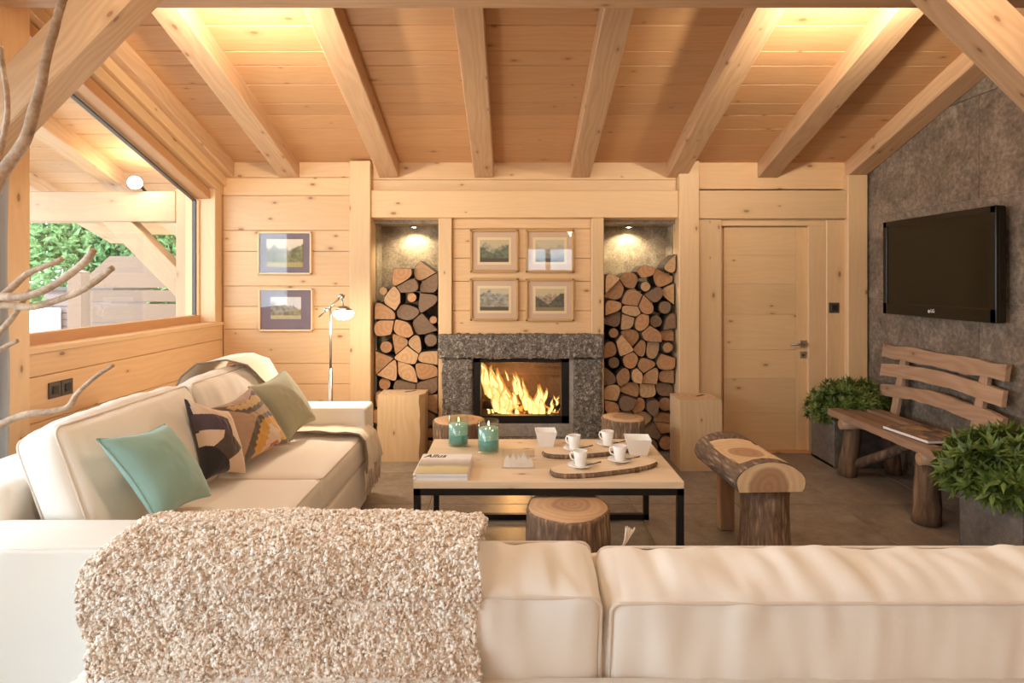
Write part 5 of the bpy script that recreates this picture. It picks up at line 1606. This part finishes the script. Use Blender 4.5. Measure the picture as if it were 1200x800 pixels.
def wavy(name, x, y0, y1, z0, z1, t, dip, seed, mat, lean=0.0, flat=False, w=None):
    """live-edged board running along y; upright, or flat when `flat`"""
    n = 22; vs = []
    for i in range(n + 1):
        s = i / n; y = y0 + (y1 - y0) * s
        e1 = .012 * mnoise.noise(Vector((s * 5, seed, 0))) + .006 * mnoise.noise(Vector((s * 14, seed, 3)))
        e2 = .012 * mnoise.noise(Vector((s * 5, seed, 9))) + .006 * mnoise.noise(Vector((s * 14, seed, 6)))
        bow = dip * math.sin(PI * s)
        if flat:
            for px_, pz in ((x - w / 2 + e1, z0), (x + w / 2 + e2, z0), (x + w / 2 + e2 * .8, z1), (x - w / 2 + e1 + .006, z1)): vs.append((px_, y, pz))
        else:
            zl, zh = z0 + e1 + bow, z1 + e2 + bow
            for px_, pz in ((x + lean * (zl - z0), zl), (x + t + lean * (zl - z0), zl), (x + t + lean * (zh - z0), zh), (x + lean * (zh - z0), zh)): vs.append((px_, y, pz))
    fs = [(4 * i + k, 4 * i + 4 + k, 4 * i + 4 + (k + 1) % 4, 4 * i + (k + 1) % 4) for i in range(n) for k in range(4)]
    fs += [(0, 1, 2, 3), (4 * n + 3, 4 * n + 2, 4 * n + 1, 4 * n)]
    # local x along the board for the grain
    R = Matrix(((0, -1, 0, 0), (1, 0, 0, 0), (0, 0, 1, 0), (0, 0, 0, 1))); c = Vector((x, (y0 + y1) / 2, (z0 + z1) / 2))
    A = Matrix.Translation(c) @ R; inv = A.inverted()
    mb = MB().add([inv @ Vector(v) for v in vs], fs)
    return mb.build(name, mat, be, Mx=A, recenter=False)


wavy('back_slat', 2.885, 3.60, 4.80, .855, .955, .03, .0, 1, M['bench_wood'], .15)
wavy('back_slat', 2.865, 3.60, 4.79, .705, .800, .03, .035, 2, M['bench_wood'], .15)
wavy('back_slat', 2.840, 3.57, 4.76, .555, .645, .03, .045, 3, M['bench_wood'], .15)
wavy('seat_plank', 2.465, 3.42, 4.70, .425, .470, 0, 0, 4, M['bench_seat_wood'], flat=True, w=.108)
wavy('seat_plank', 2.600, 3.43, 4.70, .420, .462, 0, 0, 5, M['bench_seat_wood'], flat=True, w=.095)
wavy('seat_plank', 2.735, 3.45, 4.71, .432, .474, 0, 0, 6, M['bench_seat_wood'], flat=True, w=.100)
lw = lambda sd: (lambda a, z: 1 + .05 * math.sin(2 * a + sd) + .03 * mnoise.noise(Vector((math.cos(a) * 7, math.sin(a) * 7, z * 6 + sd))))


def leg(p0, p1, r0, r1, sd):
    p0, p1 = Vector(p0), Vector(p1)
    mb = MB(); N = 8
    mb.tube([p0.lerp(p1, k / N) + Vector((.006 * mnoise.noise(Vector((k * .7, sd, 0))), .006 * mnoise.noise(Vector((k * .7, sd, 5))), 0)) * (0 < k < N) for k in range(N + 1)], [r0 + (r1 - r0) * k / N for k in range(N + 1)], 18)
    mb.build('leg', M['bench_log'], be)


M['bench_log'] = mk_bark('peeled_log', (.31, .19, .115), (.19, .115, .07), .55)
leg((2.485, 4.56, 0.001), (2.53, 4.53, .428), .066, .055, 1)
leg((2.470, 3.66, 0.001), (2.50, 3.69, .428), .076, .064, 2)
leg((2.86, 4.60, 0.001), (2.78, 4.56, .428), .058, .05, 3)
leg((2.84, 3.64, 0.001), (2.78, 3.67, .428), .058, .05, 4)
for y in (4.50, 3.63):
    MB().tube([(2.405, y, .392), (2.86, y, .392)], [.036, .034], 16).build('cross_log', M['bench_wood'], be)
    MB().lathe([(0, 0), (.034, 0)], 16, Mx=Matrix.Translation((2.404, y, .392)) @ Matrix.Rotation(-PI / 2, 4, 'Y')).build('sawn_end', M['stool_end'], be)
MB().tube([(2.53, 4.51, .10), (2.62, 4.28, .24), (2.70, 4.06, .40)], .034, 12).build('diagonal_brace', M['bench_log'], be)
MB().tube([(2.52, 3.72, .06), (2.66, 3.86, .22), (2.78, 4.0, .40)], .03, 12).build('diagonal_brace', M['bench_log'], be)
for y in (4.56, 3.78):
    beam('back_post', (2.825, y, .38), (2.925, y, .90), .065, .035, M['bench_wood'], be, (1, 0, 0), .004)


def mk_cover2():
    b = NT('dark_cover')
    g = b.n('TexCoord').outputs['Generated']
    n = b.noise(g, 3.5, 5, .6)
    col = b.ramp(n, [(.36, (.07, .05, .055)), (.48, (.17, .115, .09)), (.58, (.36, .20, .09)), (.7, (.55, .36, .16))])
    return b.bsdf(col, .25)


bm_ = empty('coffee_table_book', (2.62, 3.9, .474), 'white-paged landscape book with dark cover lying on the bench seat', 'book')
Bx = Matrix.Translation((2.60, 3.86, .4765)) @ Matrix.Rotation(.10, 4, 'Z')
MB().box((-.145, -.19, .001), (.14, .19, .015), Mx=Bx).build('pages', M['paper'], bm_)
MB().box((-.142, -.192, .015), (.145, .192, .018), Mx=Bx).build('cover', mk_cover2(), bm_)
MB().box((-.142, -.192, -.002), (.145, .192, .001), Mx=Bx).build('back_cover', M['zinc'], bm_)


# ================================================================== POTTED SHRUBS
def rosettes(name, c, rad, n, per, size, mat, parent, seed, zmin):
    rg = np.random.default_rng(seed); V, F = [], []
    k = 0
    while k < n:
        dv = rg.normal(size=3); dv /= np.linalg.norm(dv)
        if dv[2] < -.38: continue
        r = rg.uniform(.78, 1.04)
        p = np.array(c) + dv * np.array(rad) * r * (1 + .12 * math.sin(dv[0] * 7 + dv[1] * 9 + seed))
        if p[2] < zmin or p[0] > 2.90 or p[1] > 5.03: continue
        k += 1
        axis = dv + np.array((0, 0, .35)) + rg.normal(size=3) * .22; axis /= np.linalg.norm(axis)
        s = np.cross(axis, rg.normal(size=3)); s /= np.linalg.norm(s); t = np.cross(axis, s)
        for q in range(per):
            a = 2 * PI * q / per + rg.uniform(-.3, .3); op = rg.uniform(.45, 1.15)
            d = axis * math.cos(op) + (s * math.cos(a) + t * math.sin(a)) * math.sin(op)
            sd = np.cross(d, axis); sd /= np.linalg.norm(sd) + 1e-9; up = np.cross(sd, d)
            L = size * rg.uniform(.75, 1.2); w = L * .135
            b = len(V)
            V += [p, p + d * L * .45 + sd * w + up * L * .05, p + d * L - up * L * .10, p + d * L * .45 - sd * w + up * L * .05, p + d * L * .5]
            F += [(b, b + 1, b + 4), (b + 1, b + 2, b + 4), (b + 2, b + 3, b + 4), (b + 3, b, b + 4)]
    mb = MB(); mb.v = [tuple(q) for q in V]; mb.f = F; mb.mi = [0] * len(F); mb.sm = [True] * len(F)
    o = mb.build(name, mat, parent); o['kind'] = 'stuff'


def shrub(x0, x1, y0, y1, h, c, rad, label, n, size, seed):
    e = empty('potted_shrub', ((x0 + x1) / 2, (y0 + y1) / 2, 0), label, 'plant', 'leafy shrubs in zinc planters')
    t = .015; mb = MB()
    mb.box((x0, y0, .001), (x1, y0 + t, h), .002).box((x0, y1 - t, .001), (x1, y1, h), .002).box((x0, y0 + t, .001), (x0 + t, y1 - t, h), .002).box((x1 - t, y0 + t, .001), (x1, y1 - t, h), .002).box((x0, y0, .001), (x1, y1, .02))
    mb.build('planter', M['zinc'], e)
    box('soil', (x0 + t, y0 + t, h - .06), (x1 - t, y1 - t, h - .03), M['soil'], e)
    rg = random.Random(seed)
    sm = MB()
    for k in range(14):
        a = rg.uniform(0, 2 * PI); b0 = Vector(((x0 + x1) / 2 + .05 * math.cos(a), (y0 + y1) / 2 + .05 * math.sin(a), h - .04))
        tip = Vector(c) + Vector((math.cos(a) * rad[0] * .8, math.sin(a) * rad[1] * .8, rg.uniform(-.1, .8) * rad[2]))
        sm.tube([b0, b0.lerp(tip, .5) + Vector((0, 0, .03)), tip], [.007, .005, .003], 6)
    sm.build('stems', M['bark'], e)
    rosettes('foliage', c, rad, n, 7, size, M['leaf'], e, seed, h - .06)
    # an inner, shaded layer of leaves keeps it dense
    rosettes('inner_foliage', c, tuple(q * .72 for q in rad), n // 2, 6, size, M['leaf'], e, seed + 1, h - .05)


shrub(2.475, 2.90, 4.72, 5.08, .37, (2.70, 4.88, .42), (.30, .23, .21), 'leafy green shrub in a grey zinc planter by the door', 520, .055, 3)
shrub(2.41, 2.84, 2.90, 3.31, .37, (2.575, 3.10, .45), (.345, .27, .20), 'leafy green shrub in a grey zinc planter at the near end of the bench', 520, .085, 8)

# ================================================================== FILL_LAMPS ADDED FOR FILL LIGHT (their shades, out of view)
for x, y, z in FILL_POINTS:
    MB().tube([(x, y, z + .28), (x, y, zc(y))], .008, 8).lathe([(0, .30), (.05, .29), (.16, .20), (.20, .24), (.06, .32), (0, .33)], 24, Mx=Matrix.Translation((x, y, z))).build('added_pendant', M['black_metal'], ceiling)
for x, y, z in FILL_LAMPS:
    MB().tube([(x, y, z + .22), (x, y, zc(y))], .010, 8).lathe([(.20, .17), (.205, .17), (.10, .25), (0, .26), (0, .25), (.095, .24), (.20, .17)], 24, Mx=Matrix.Translation((x, y, z))).build('added_spot_shade', M['black_metal'], ceiling)
